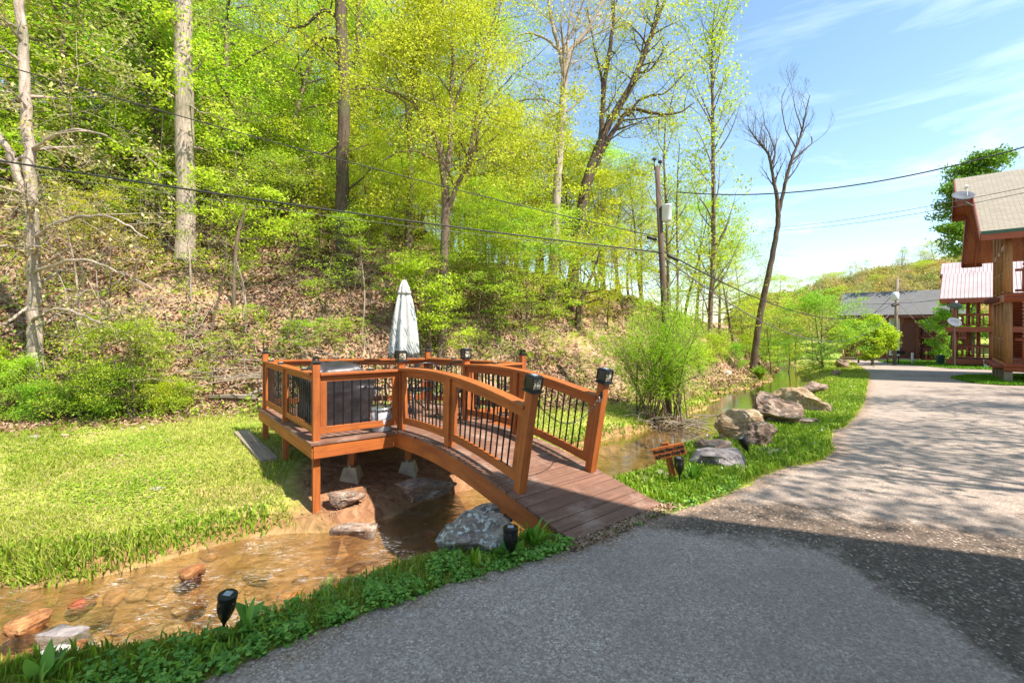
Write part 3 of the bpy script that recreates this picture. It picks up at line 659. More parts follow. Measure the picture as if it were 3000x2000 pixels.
for s in (-.52,.52):
    sweep(s,list(np.linspace(.86,3.42,22)),.84,.873,.135,'cedar','cap_rail')
    for a,b in ((.83,2.157),(2.157,3.42)):
        ts=list(np.linspace(a+.047,b-.047,10))
        sweep(s,ts,.745,.84,.036,'cedar','rail_board'); sweep(s,ts,.085,.175,.036,'cedar','bottom_rail')
        for tt in (a+.09,b-.09):
            sweep(s,[tt-.04,tt+.04],.175,.745,.038,'cedar','stile')
        nb=10
        for i in range(nb):
            tt=a+.18+(b-a-.36)*(i+.5)/nb
            mb=MB(); mb.tube([bp_(s,tt,.17),bp_(s,tt,.75)],.0095,8); mb.build('baluster',M['black'],br)
    for tt,h in ((.83,1.02),(2.157,.84)):
        mb=MB(); p0=bp_(s,tt,0); p1=bp_(s,tt,h); d=(p1-p0)/2; x=bu*.047; y=d.cross(x).normalized()*.047
        mb.box((p0+p1)/2,x,y,d); mb.build('post',M['cedar'],br,bevel=.005)
    # stub leg near the lane
    p=bp_(s*1.1,.95,-.235); gg=gz(p.x,p.y); mb=MB(); mb.box((p.x,p.y,(p.z+gg-.1)/2),bu*.045,bv*.045,(0,0,max(.05,(p.z-gg+.1)/2))); mb.build('support_post',M['cedar'],br)
# ------------------------------------------------------------------ cube lanterns on posts
def lantern(p,up,ax,label):
    up=Vector(up).normalized(); ax=Vector(ax); ax=(ax-up*ax.dot(up)).normalized(); ay=up.cross(ax)
    T=Matrix((( ax.x,ay.x,up.x,p.x),(ax.y,ay.y,up.y,p.y),(ax.z,ay.z,up.z,p.z),(0,0,0,1)))
    t=thing('post_lantern',label,'lantern',tuple(p),'cube lanterns on the railing posts')
    def mk(): q=MB(); q.M=T; return q
    q=mk(); q.box((0,0,.008),(.075,0,0),(0,.075,0),(0,0,.008)); q.box((0,0,.022),(.062,0,0),(0,.062,0),(0,0,.008)); q.build('base_flange',M['black'],t,bevel=.004)
    q=mk(); q.box((0,0,.084),(.052,0,0),(0,.052,0),(0,0,.048)); q.build('light_box',M['lanternglass'],t)
    q=mk()
    for i in(-1,1):
        for j in(-1,1): q.box((i*.057,j*.057,.085),(.0065,0,0),(0,.0065,0),(0,0,.052))
    q.build('corner_frame',M['black'],t)
    q=mk()
    for k in range(9): 
        z=.042+k*.0105
        q.box((-.057,0,z),(.004,0,0),(0,.05,0),(0,0,.0032)); q.box((.057,0,z),(.004,0,0),(0,.05,0),(0,0,.0032))
    q.build('louvres',M['black'],t)
    q=mk()
    rr=random.Random(int(p.x*1000))
    for sd in(-1,1):
        for k in range(20):
            cx,cz=rr.uniform(-.04,.04),rr.uniform(.045,.125); r_=rr.uniform(.007,.014); a0=rr.uniform(0,6)
            q.tube([(cx+r_*math.cos(a0+i*.9)*(1-i*.09),sd*.056,cz+r_*math.sin(a0+i*.9)*(1-i*.09)) for i in range(6)],.0022,4)
    q.build('scroll_panel',M['black'],t)
    q=mk(); q.box((0,0,.143),(.068,0,0),(0,.068,0),(0,0,.008)); q.box((0,0,.156),(.058,0,0),(0,.058,0),(0,0,.006)); q.build('top_cap',M['black'],t,bevel=.005)
    q=mk(); q.box((0,0,.164),(.026,0,0),(0,.026,0),(0,0,.0025)); q.build('solar_panel',M['solar'],t)
for key,p,up,lb in (('JL',Vector((JL.x,JL.y,RZ+.102)),(0,0,1),'black cube lantern on the post where the deck meets the left bridge rail'),
    ('JR',Vector((JR.x,JR.y,RZ+.102)),(0,0,1),'black cube lantern on the post where the deck meets the right bridge rail'),
    ('EL',bp_(-.52,.83,1.024),bp_(-.52,.83,1)-bp_(-.52,.83,0),'black cube lantern on the lane end of the left bridge rail'),
    ('ER',bp_(.52,.83,1.024),bp_(.52,.83,1)-bp_(.52,.83,0),'black cube lantern on the lane end of the right bridge rail')):
    lantern(p,up,bu,lb)
# chain between the end posts
mb=MB(); a=bp_(-.52+.047,.80,.92); b=bp_(.52-.047,.80,.90); n=44
ch=thing('chain','thin metal chain hanging between the two end posts of the bridge','chain',tuple((a+b)/2))
for i in range(n):
    t0,t1=i/n,(i+1)/n
    def cp(t): q=a.lerp(b,t); q.z-=.25*4*t*(1-t); return q
    c,d=cp(t0),cp(t1); m_=(c+d)/2; dr=(d-c); Ln=dr.length*.72; dr.normalize(); sd=dr.cross(Vector((0,0,1))).normalized() if i%2 else dr.cross(bv).normalized()
    mb.tube([m_+dr*Ln*math.cos(k*math.pi/4)+sd*.0085*math.sin(k*math.pi/4) for k in range(9)],.0024,4,False)
mb.build('chain_links',M['iron'],ch)
for p,s in ((a,-1),(b,1)):
    mb=MB(); mb.box(p+bu*s*-.003,bu*.004,bv*.018,(0,0,.035)); mb.tube([p+bu*s*-.01+Vector((0,0,.02))*math.cos(k)+bu*(-s*.02)*abs(math.sin(k)) for k in np.linspace(0,3.1,7)],.004,5); mb.build('hook_plate',M['black'],ch)
mb=MB(); p=b; mb.tube([p+Vector((-.0,0,-.01)),p+Vector((-.03,-.01,-.07)),p+Vector((-.015,-.01,-.075)),p+Vector((.01,0,-.015))],.0035,5); mb.build('clip',M['chrome'],ch)
# ------------------------------------------------------------------ puck lights on the rail
for i,(p,lb) in enumerate(((FP.lerp(LP,.18),'small round light on the left railing, the one nearest the corner post'),(FP.lerp(LP,.62),'small round light at the middle of the left railing'),(FP.lerp(LP,.86),'small round light on the left railing, near the far corner'),
     (FP.lerp(JL,.62),'small round light on the front railing beside the covered grill'),(JR.lerp(RP,.5),'small round light on the short railing behind the bridge'),(LP.lerp(BP,.42),'small round light on the back railing near the grill'),(BP.lerp(RP,.3),'small round light on the back right railing'))):
    t=thing('rail_light',lb,'light',(p.x,p.y,RZ),'round lights on the cap rails')
    mb=MB(); mb.lathe([(.048,0),(.05,.006),(.045,.012)],20,(p.x,p.y,RZ)); mb.lathe([(.05,.022),(.052,.028),(.04,.034)],20,(p.x,p.y,RZ)); mb.build('housing',M['black'],t)
    mb=MB(); mb.lathe([(.04,.012),(.04,.022)],18,(p.x,p.y,RZ)); mb.lathe([(.034,.034),(.03,.037)],18,(p.x,p.y,RZ)); mb.build('lens',M['lanternglass'],t)
# ------------------------------------------------------------------ covered grill
gx,gy=-2.72,7.05
gt=thing('covered_grill','bulky dark cloth cover draped over a grill on the deck','grill',(gx,gy,DZ))
fx=fd_; fy=Vector((-fd_.y,fd_.x,0))
mb=MB(); prof=[(0,.44,.27),(.05,.45,.28),(.3,.47,.29),(.55,.49,.31),(.72,.54,.33),(.79,.53,.31),(.83,.43,.29),(.91,.38,.26),(.965,.30,.19),(.985,.18,.08)]
n=84; vs=[];fs=[]
zz=np.linspace(0,.985,46)
for z in zz:
    hx=np.interp(z,[q[0] for q in prof],[q[1] for q in prof]); hy=np.interp(z,[q[0] for q in prof],[q[2] for q in prof])
    for k in range(n):
        a=2*math.pi*k/n; c,s=math.cos(a),math.sin(a); e=.38
        x=hx*math.copysign(abs(c)**e,c); y=hy*math.copysign(abs(s)**e,s)
        fold=(.05*math.sin(a*9+z*4)+.02*math.sin(a*21-z*7)+.03*math.sin(z*9+a*2+math.sin(a*3)))*(1-z)**.4
        fold+=.045*max(0,1-abs((z-.35)-.25*math.sin(a*1.5))/.07)*(1 if c>-.2 else .3)
        sag=-.05*max(0,c)*(z>.6)-.03*math.sin(a*3+1)*(z>.8)
        fold+=.06*(math.sin(a*13+2.2*math.sin(z*6))**3)*(1-z)+(.10*max(0,c)*math.exp(-((z-.45)/.16)**2))
        w=Vector((gx,gy,DZ+.01+z*.93+sag+ (.015*math.sin(a*5) if z<.1 else 0)))+fx*(x*(1+fold))+fy*(y*(1+fold)); vs.append(w)
nz=len(zz)
for i in range(nz-1):
    for k in range(n): fs.append((i*n+k,i*n+(k+1)%n,(i+1)*n+(k+1)%n,(i+1)*n+k))
fs.append(tuple((nz-1)*n+k for k in range(n))); mb.add(vs,fs); mb.build('cloth_cover',M['cover'],gt,smooth=True)
mb=MB()
for k in range(4): 
    c=Vector((gx,gy,DZ+.02))+fx*(.5+.05*k)-fy*(.3-.03*k); mb.tube([c-fx*.25,c,c+fx*.15+fy*.05],[.01,.022,.008],8)
mb.build('cloth_fold',M['cover'],gt,smooth=True)
mb=MB(); c=Vector((gx,gy,DZ))+fx*.5-fy*.12; mb.tube([c+Vector((0,0,.30)),c+Vector((.04,0,.42)),c+fx*.1+Vector((0,0,.47)),c+fx*.17+Vector((0,0,.38)),c+fx*.2+Vector((0,0,.2))],.012,8); mb.build('gas_hose',M['wiregrey'],gt,smooth=True)
# ------------------------------------------------------------------ bucket
bx,by=-1.86,6.52
bt_=thing('lidded_bucket','small clear plastic bucket with a silver lid beside the grill','bucket',(bx,by,DZ))
mb=MB(); mb.lathe([(.13,.002),(.135,.01),(.15,.30),(.146,.30),(.128,.015)],28,(bx,by,DZ)); mb.build('tub',M['clear'],bt_,smooth=True)
mb=MB(); mb.lathe([(.11,.02),(.12,.20),(.02,.22)],16,(bx,by,DZ),fn=lambda a,z:1+.12*math.sin(a*5+z*30)); mb.build('contents',M['wiregrey'],bt_,smooth=True)
mb=MB(); mb.lathe([(.155,.295),(.162,.30),(.162,.325),(.15,.335),(.03,.34)],28,(bx,by,DZ)); mb.build('lid',M['chrome'],bt_,smooth=True)
mb=MB(); mb.tube([(bx-.155,by,DZ+.28),(bx-.12,by-.1,DZ+.2),(bx,by-.155,DZ+.16),(bx+.12,by-.1,DZ+.2),(bx+.155,by,DZ+.28)],.004,6); mb.build('handle',M['black'],bt_)
# ------------------------------------------------------------------ umbrella, table, chairs
ux,uy=-1.89,8.0
um=thing('folded_umbrella','tall folded patio umbrella with pale leaf print and fringe','umbrella',(ux,uy,DZ))
mb=MB(); mb.tube([(ux,uy,DZ+.02),(ux,uy,2.60)],.02,10); mb.lathe([(.012,2.60),(.022,2.62),(.012,2.65),(.002,2.66)],10,(ux,uy,0)); mb.build('pole',M['pole'],um)
mb=MB(); mb.lathe([(.2,.0),(.2,.03),(.06,.06),(.03,.12)],20,(ux,uy,DZ)); mb.build('base_weight',M['iron'],um,smooth=True)
def foldf(a,z): return 1+.16*math.cos(a*8)+.05*math.cos(a*3+z*3)
mb=MB(); mb.lathe([(.235,1.30),(.235,1.36),(.215,1.6),(.175,1.95),(.125,2.25),(.075,2.42),(.06,2.44)],96,(ux,uy,0),fn=foldf); mb.build('canopy',M['umb'],um,smooth=True)
mb=MB(); mb.lathe([(.115,2.36),(.105,2.40),(.07,2.52),(.03,2.60),(.01,2.61)],80,(ux,uy,0),fn=lambda a,z:1+.13*math.cos(a*8)); mb.build('top_vent',M['umb'],um,smooth=True)
mb=MB()
for k in range(90):
    a=2*math.pi*k/90; r=.235*foldf(a,1.3); mb.tube([(ux+r*math.cos(a),uy+r*math.sin(a),1.32),(ux+r*1.02*math.cos(a),uy+r*1.02*math.sin(a),1.23)],.0035,4)
mb.build('fringe',M['wiregrey'],um)
tb=thing('patio_table','round dark metal table standing round the umbrella pole','table',(ux,uy,DZ))
mb=MB(); mb.tube([(ux+.5*math.cos(a),uy+.5*math.sin(a),DZ+.70) for a in np.linspace(0,2*math.pi,41)],.014,6); mb.tube([(ux+.06*math.cos(a),uy+.06*math.sin(a),DZ+.70) for a in np.linspace(0,2*math.pi,17)],.01,6)
for k in range(16):
    a=k*math.pi/8; r=.14; cx,cy=ux+.3*math.cos(a),uy+.3*math.sin(a)
    mb.tube([(ux+(.06+.44*t)*math.cos(a+.5*math.sin(t*3.14)),uy+(.06+.44*t)*math.sin(a+.5*math.sin(t*3.14)),DZ+.70) for t in np.linspace(0,1,7)],.007,5)
    mb.tube([(ux+(.06+.44*t)*math.cos(a-.5*math.sin(t*3.14)),uy+(.06+.44*t)*math.sin(a-.5*math.sin(t*3.14)),DZ+.70) for t in np.linspace(0,1,7)],.007,5)
mb.build('table_top',M['iron'],tb,smooth=True)
for k in range(4):
    a=k*math.pi/2+.6; mb=MB(); mb.tube([(ux+r*math.cos(a),uy+r*math.sin(a),DZ+z) for r,z in((.42,.69),(.3,.5),(.16,.35),(.2,.18),(.38,.015))],.014,6); mb.build('leg',M['iron'],tb,smooth=True)
def make_chair(label,x,y,rz):
    t=thing('patio_chair',label,'chair',(x,y,DZ),'cast metal chairs round the deck table')
    R_=Matrix.Translation((x,y,DZ))@Matrix.Rotation(rz,4,'Z')
    def mk(): q=MB(); q.M=R_; return q
    q=mk(); q.tube([(.23*math.cos(a),.22*math.sin(a),.42) for a in np.linspace(0,2*math.pi,25)],.013,6)
    for k in range(10):
        a=k*math.pi/5; q.tube([(.02+.2*r*math.cos(a+r*.8),.2*r*math.sin(a+r*.8),.42) for r in np.linspace(.1,1.05,6)],.007,4); q.tube([(.2*r*math.cos(a-r*.8),.2*r*math.sin(a-r*.8),.42) for r in np.linspace(.1,1.05,6)],.007,4)
    q.build('seat',M['iron'],t,smooth=True)
    q=mk(); q.tube([(-.20,-.20,.42),(-.25,-.235,.62),(-.28,-.23,.80),(-.29,-.13,.865),(-.29,0,.885),(-.29,.13,.865),(-.28,.23,.80),(-.25,.235,.62),(-.20,.20,.42)],.015,6)
    q.tube([(-.245,-.22,.60),(-.25,0,.57),(-.245,.22,.60)],.01,5)
    for k in range(7):
        cy=(k-3)*.066; 
        for cz in(.66,.74,.80):
            q.tube([(-.265-.03*(cz-.6),cy+.03*math.cos(a)*(1-a*.07),cz+.03*math.sin(a)*(1-a*.07)) for a in np.linspace(k,k+6.5,9)],.0055,4)
    q.build('backrest',M['iron'],t,smooth=True)
    for sy in(-1,1):
        q=mk(); q.tube([(-.25,sy*.235,.64),(-.1,sy*.27,.66),(.12,sy*.27,.65),(.2,sy*.26,.60),(.17,sy*.24,.5),(.17,sy*.2,.42)],.012,6); q.build('armrest',M['iron'],t,smooth=True)
        q=mk(); q.tube([(.18,sy*.18,.42),(.23,sy*.2,.28),(.18,sy*.19,.12),(.25,sy*.22,.01)],.013,6); q.build('leg',M['iron'],t,smooth=True)
        q=mk(); q.tube([(-.18,sy*.18,.42),(-.2,sy*.19,.25),(-.24,sy*.19,.12),(-.32,sy*.2,.01)],.013,6); q.build('leg',M['iron'],t,smooth=True)
make_chair('cast metal chair right of the umbrella, its arched back to the hill',-1.55,7.72,2.1)
make_chair('cast metal chair turned side-on near the right corner of the deck',-.98,7.55,1.25-3.1)
make_chair('cast metal chair just behind the covered grill',-2.42,7.75,-.2)
# ------------------------------------------------------------------ sign
sb=ray(1978,1408); 
def sgn():
    t=thing('wooden_sign','small tilted wooden sign with dark hand lettering on the verge','sign',tuple(sb))
    Y=sb.y; top=P(1949,1296,Y); bot=Vector((sb.x,sb.y,sb.z-.05)); d=(top-bot); w=Vector((.7,-.35,0)).normalized(); w=(w-d.normalized()*w.dot(d.normalized())).normalized(); dn=d.normalized(); nrm=w.cross(dn).normalized()
    if nrm.y>0: nrm=-nrm
    mb=MB(); mb.box((top+bot)/2,w*.038,nrm*.019,d/2); mb.build('stake',M['cedar'],t,bevel=.003)
    # board
    A_=P(1922,1331,Y)+nrm*.05; bx_=P(2002,1305,Y-.0)-P(1922,1331,Y); bx_=Vector((bx_.x,bx_.y-.10,bx_.z)).normalized(); bz_=(Vector((0,0,1))-bx_*bx_.z).normalized(); bz_=(bz_+bx_*-.02).normalized(); bn=bx_.cross(bz_).normalized()
    C=P(1961,1318,Y)+nrm*.04; W_,H_=.185,.068
    mb=MB(); mb.box(C,bx_*W_,bz_*H_,bn*.017); brd=mb.build('sign_board',M['cedar'],t,bevel=.003)
    front=bn if bn.y<0 else -bn
    def txt(s,size,x,z):
        cu=bpy.data.curves.new('lettering','FONT'); cu.body=s; cu.size=size; cu.extrude=.0012; cu.align_x='CENTER'; cu.align_y='CENTER'; cu.offset=.0022
        o=bpy.data.objects.new('lettering',cu); COL.objects.link(o)
        p=C+bx_*x+bz_*z+front*.0188; X_=bx_; Z_=front; Y_=Z_.cross(X_)
        MW=Matrix(((X_.x,Y_.x,Z_.x,p.x),(X_.y,Y_.y,Z_.y,p.y),(X_.z,Y_.z,Z_.z,p.z),(0,0,0,1)))
        cu.materials.append(M['black']); dg=bpy.context.evaluated_depsgraph_get(); me=bpy.data.meshes.new_from_object(o.evaluated_get(dg)); bpy.data.objects.remove(o)
        me.transform(MW); me.transform(Matrix.Translation(-sb)); o2=bpy.data.objects.new('lettering',me); COL.objects.link(o2); o2.parent=brd; ORG[o2]=sb
        if not me.materials: me.materials.append(M['black'])
    txt('Smoky Max Cabin',.048,.005,.028); txt('Guests Only',.050,-.005,-.028)
    mb=MB()
    def fl(pts):
        n=len(pts); vs=[C+bx_*x+bz_*z+front*h for h in(.0175,.0192) for x,z in pts]; mb.add(vs,[tuple(range(n,2*n)),tuple(range(n))[::-1]]+[(i,(i+1)%n,n+(i+1)%n,n+i) for i in range(n)])
    for x,s in((-.155,1),(-.130,.7)):
        for k in range(3): fl([(x-.014*s,-.058+k*.013*s),(x+.014*s,-.058+k*.013*s),(x,-.036+k*.013*s)])
    fl([(.135,-.045),(.145,-.05),(.155,-.043),(.165,-.05),(.172,-.02),(.162,-.004),(.148,-.008),(.134,-.004),(.126,-.02)])
    mb.build('tree_and_animal_drawing',M['black'],brd)
sgn()
# ------------------------------------------------------------------ torch lights
def torch(base,top,scale,label):
    base=Vector(base); top=Vector(top); up=(top-base).normalized(); Ln=(top-base).length
    ax=Vector((1,0,0)); ax=(ax-up*ax.dot(up)).normalized(); ay=up.cross(ax)
    T=Matrix(((ax.x,ay.x,up.x,base.x),(ax.y,ay.y,up.y,base.y),(ax.z,ay.z,up.z,base.z),(0,0,0,1)))
    t=thing('torch_light',label,'garden light',tuple(base),'black torch lights staked along the bank')
    s=scale
    def mk(): q=MB(); q.M=T; return q
    z1=Ln
    q=mk(); q.tube([(0,0,-.06),(0,0,z1-.19*s)],.008,8); q.build('stake',M['black'],t)
    q=mk(); q.lathe([(.045*s,z1-.03*s),(.052*s,z1-.025*s),(.052*s,z1-.004*s),(.047*s,z1),(.01*s,z1+.001)],24); q.build('cap',M['black'],t)
    q=mk(); q.box((0,0,z1+.002),(.02*s,0,0),(0,.02*s,0),(0,0,.0012)); q.build('solar_panel',M['solar'],t)
    # pierced cage: lattice of holes cut out of a tapering shell
    prof=[(0,.008),(.02,.016),(.05,.032),(.09,.046),(.12,.05),(.15,.048),(.165,.046)]
    def rr(h): return np.interp(h,[p_[0] for p_ in prof],[p_[1] for p_ in prof])*s
    q=mk(); n=20; rows=13; z_=z1-.19*s
    for i in range(rows):
        h0,h1=.168*i/rows,.168*(i+1)/rows
        for k in range(n):
            a0=2*math.pi*(k+.5*(i%2))/n; a1=a0+2*math.pi/n
            if i<2:
                q.add([(rr(h)*math.cos(a),rr(h)*math.sin(a),z_+h*s) for a,h in((a0,h0),(a1,h0),(a1,h1),(a0,h1))],[(0,1,2,3)]); continue
            f_=.30; am=(a0+a1)/2; hm=(h0+h1)/2; da=(a1-a0)/2; dh=(h1-h0)/2
            o_=[(am+da*x,hm+dh*y) for x,y in((-1,-1),(1,-1),(1,1),(-1,1))]; i_=[(am+da*x*.5,hm+dh*y*.55) for x,y in((-1,-.6),(1,-.6),(1,.6),(-1,.6))]
            q.add([(rr(h)*math.cos(a),rr(h)*math.sin(a),z_+h*s) for a,h in o_+i_],[(0,1,5,4),(1,2,6,5),(2,3,7,6),(3,0,4,7)])
    q.build('pierced_cage',M['black'],t)
    q=mk(); q.lathe([(.012*s,z_+.03*s),(.018*s,z_+.10*s),(.012*s,z1-.03*s)],10); q.build('lamp_core',M['black'],t)
def tl(pb,pt,sc_,label,dY=0):
    b=ray(*pb); Y=b.y; torch(b,P(pt[0],pt[1],Y+dY),sc_,label)
bq=ray(652,1862); torch(tuple(bq),P(668,1738,bq.y-.02),1.0,'black torch light at the bottom of the photo, leaning over the stream')
tl((1496,1640),(1496,1542),1.15,'black torch light between the lichen boulder and the bridge')
tl((1992,1425),(1989,1340),1.1,'black torch light standing right beside the wooden sign')
tl((2200,1340),(2172,1282),1.1,'black torch light tilted left in front of the brown boulder')
# ------------------------------------------------------------------ plank on the grass, log
a=Vector((-4.93,8.45,gz(-4.93,8.45)+.03)); b=Vector((-3.66,7.08,gz(-3.66,7.08)+.04))
a=Vector((-5.05,8.5,gz(-5.05,8.5)+.04)); b=Vector((-3.72,7.0,gz(-3.72,7.0)+.04))
mb=MB(); mb.beam(a,b,.24,.045); tag(mb.build('plank',M['plank'],None,bevel=.004,loc=tuple(a)),'long grey weathered plank lying on the grass left of the deck','plank')
a=ray(612,1172); b=ray(752,1180); b.z+=.1; a.z+=.06
lg=thing('fallen_log','pale barkless log lying at the foot of the slope by the deck','log',tuple(a))
mb=MB(); mb.tube([a,a.lerp(b,.4)+Vector((0,0,.03)),b],[.045,.06,.075],9); mb.build('trunk',M['plank'],lg,smooth=True)
mb=MB(); c=a.lerp(b,.7); mb.tube([c,c+Vector((.25,.15,.12)),c+Vector((.42,.2,.2))],[.05,.045,.035],8); mb.build('branch_stub',M['plank'],lg,smooth=True)
# ------------------------------------------------------------------ rocks
def rock(label,px,py,w,d,h,mt,seed,rz=0,sink=.3,group=None,name='boulder',Y=None,zoff=0,ang=0,sub=4,flat_=0):
    """base contact seen at pixel px,py; w,d,h in metres"""
    c=ray(px,py) if Y is None else Vector(((px-1500)/F*Y,Y,gz((px-1500)/F*Y,Y)))
    import bmesh
    bm=bmesh.new(); bmesh.ops.create_icosphere(bm,subdivisions=sub,radius=1)
    rr=random.Random(seed); off=Vector((rr.uniform(-50,50),rr.uniform(-50,50),rr.uniform(-50,50)))
    planes=[(Vector((rr.gauss(0,1),rr.gauss(0,1),rr.gauss(0,.8))).normalized(),rr.uniform(.5,.86)) for _ in range(14)]
    for v in bm.verts:
        p=v.co.copy()
        for n_,d_ in planes:
            e=p.dot(n_)-d_
            if e>0: p-=n_*e*.97
        p+=v.co*(.22*mnoise.noise(v.co*1.3+off)+.10*mnoise.noise(v.co*3.1+off)+.06*abs(mnoise.noise(v.co*5+off))-.03*abs(mnoise.noise(v.co*11+off))+.02*mnoise.noise(v.co*20+off))
        if flat_ and p.z>flat_: p.z=flat_+(p.z-flat_)*.25
        v.co=Vector((p.x*w/2,p.y*d/2,p.z*h*.62))
    me=bpy.data.meshes.new(name); bm.to_mesh(me); bm.free(); me.materials.append(M[mt])
    me.polygons.foreach_set('use_smooth',[True]*len(me.polygons))
    try: me.set_sharp_from_angle(angle=math.radians(24))
    except Exception: pass
    o=bpy.data.objects.new(name,me); COL.objects.link(o); o.location=(c.x,c.y,c.z+h*(.5-sink)+zoff); o.rotation_euler=(ang,0,rz)
    tag(o,label,'rock',group); return o
def rk(label,x0,x1,ytop,ybot,dep,mt,seed,rz=0,Y=None,fl=0,name='boulder',group='boulders along the stream',sub=5,ang=0):
    """from the visible extent in the photo: put it on the ground where its foot is seen and give it its real size"""
    b=ray((x0+x1)/2,ybot); Yc=(Y or b.y)+dep/2; w=(x1-x0)/F*Yc; hh=(ybot-ytop)/F*Yc
    x=((x0+x1)/2-1500)/F*Yc; zt=H+(HY-ytop)/F*Yc; zb=H+(HY-ybot)/F*(Yc-dep/2); hh=max(zt-zb,.06); ht=hh*(1.6 if fl else 1.22)+.05
    o=rock(label,0,0,w*1.08,dep,ht,mt,seed,rz,0,group,name,Y=5,ang=ang,sub=sub,flat_=fl); o.location=(x,Yc,zt-ht*.49); return o
rk('big grey boulder spotted with white lichen beside the bridge',1285,1482,1478,1690,.7,'rock_grey',11,.2,Y=3.5)
rk('smaller lichen-covered rock behind the big grey boulder by the bridge',1385,1500,1482,1545,.5,'rock_grey',12,Y=4.4)
rk('small tan rock low in the clover left of the grey boulder',985,1072,1692,1738,.25,'rock_tan',13,Y=3.35)
rk('small brown rock in the clover next to the torch light',1418,1450,1608,1632,.12,'rock_brown',14,Y=3.7)
rk('flat sandy rock at the water beside the bridge ramp',1838,1926,1390,1428,.55,'rock_tan',15,0,fl=.35)
rk('small pale rock behind the wooden sign',1922,1962,1376,1404,.3,'rock_white',16)
rk('broad grey slab with white veins in front of the boulders',2032,2200,1306,1388,.8,'rock_flat',17,0,fl=.45)
rk('low brown rock edging the pool left of the grey slab',2012,2145,1288,1332,.5,'rock_brown',18,0)
rk('large yellow-tan pitted boulder at the edge of the pool',2090,2255,1192,1306,1.0,'rock_tan',19,.3)
rk('angular brown boulder in front of the yellow-tan one',2150,2284,1246,1318,.6,'rock_brown',20,.5)
rk('flat buff slab in the verge right of the tilted torch light',2200,2306,1308,1336,.5,'rock_flat',21,fl=.3)
rk('greenish grey boulder with white streaks behind the yellow-tan one',2192,2318,1152,1250,1.2,'rock_brown',22,.2)
rk('low brown slab in the verge right of the greenish boulder',2292,2410,1214,1250,.7,'rock_brown',23,fl=.35)
rk('long grey-brown boulder slanting along the water',2300,2392,1132,1212,1.4,'rock_tan',24,.4)
rk('brown rock at the far end of the boulder row',2340,2432,1120,1156,1.1,'rock_brown',25)
rk('small brown mound in the sunlit far verge',2430,2462,1086,1100,.6,'rock_brown',26)
rk('grey rock under the round bush by the lane',2450,2485,1052,1078,1.0,'rock_brown',36)
rk('pale rock on the far bank left of the reeds',2105,2145,1083,1096,.6,'rock_white',27)
for i,(x0,x1,yt,yb,mt,lb) in enumerate(((300,424,1622,1668,'rock_white','flat white-topped rock at the left water edge'),(524,592,1652,1700,'rock_orange','orange rock breaking the riffle in midstream'),(200,278,1742,1778,'rock_red','red rock in the stream at the left'),
   (515,562,1758,1786,'rock_tan','small rounded tan rock in midstream'),(545,600,1730,1772,'rock_orange','orange slab just behind the small tan rock'),(88,215,1886,1968,'rock_white','pale wet boulder in the bottom left of the stream'),(290,324,1676,1698,'rock_orange','small orange stone near the left water edge'),
   (90,270,1800,1880,'rock_flat','long dark-edged slab lying in the stream at the left'),(430,560,1790,1850,'rock_tan','broad tan slab under the riffle'),(960,1130,1500,1560,'rock_brown','smooth brown slab under the water by the bridge'),(240,330,1755,1800,'rock_tan','yellowish stone behind the dark-edged slab'),(180,250,1840,1930,'rock_orange','orange-brown stone beside the pale wet boulder'),(700,800,1640,1672,'rock_tan','tan stone under the far side of the riffle'),(30,150,1790,1860,'rock_orange','wet orange stone at the left edge of the picture'))):
    Yw=F*(H+.74)/(yb-HY); sub_=mt=='x'
    rk(lb,x0,x1,yt,yb,.3,mt,40+i,Y=Yw,fl=.3,name='stream_rock',group='rocks in the stream',sub=3)
for o in list(SC.objects):
    if o.name.startswith('stream_rock') and any(s in o['label'] for s in ('under the','dark-edged slab lying','orange-brown stone beside','yellowish','orange slab')): o.location.z-=.07
for i,(x,y,w_,h_,mt,lb) in enumerate(((460,1440,60,22,'rock_white','long white stone in the lawn'),(410,1470,40,16,'rock_white','white stone left of the long one in the lawn'),(508,1472,20,12,'rock_white','small round white stone in the lawn'),(95,1285,45,16,'rock_white','flat white stone at the top left of the lawn'),(192,1282,34,20,'rock_tan','tan stone at the top left of the lawn'),
   (1655,1158,22,12,'rock_white','white stone on the lawn between the bridge lanterns'))):
    rk(lb,x-w_/2,x+w_/2,y-h_,y,.12,mt,70+i,name='lawn_stone',group='stones lying in the lawn',sub=3,fl=.3)
rk('dark wet rock ledge at the water under the deck',1160,1330,1395,1448,.45,'rock_brown',90,.1,Y=6.0,fl=.4)
rk('dark rock under the near corner of the deck right of its leg',960,1060,1430,1468,.3,'rock_brown',91,.1,Y=5.9,fl=.4)
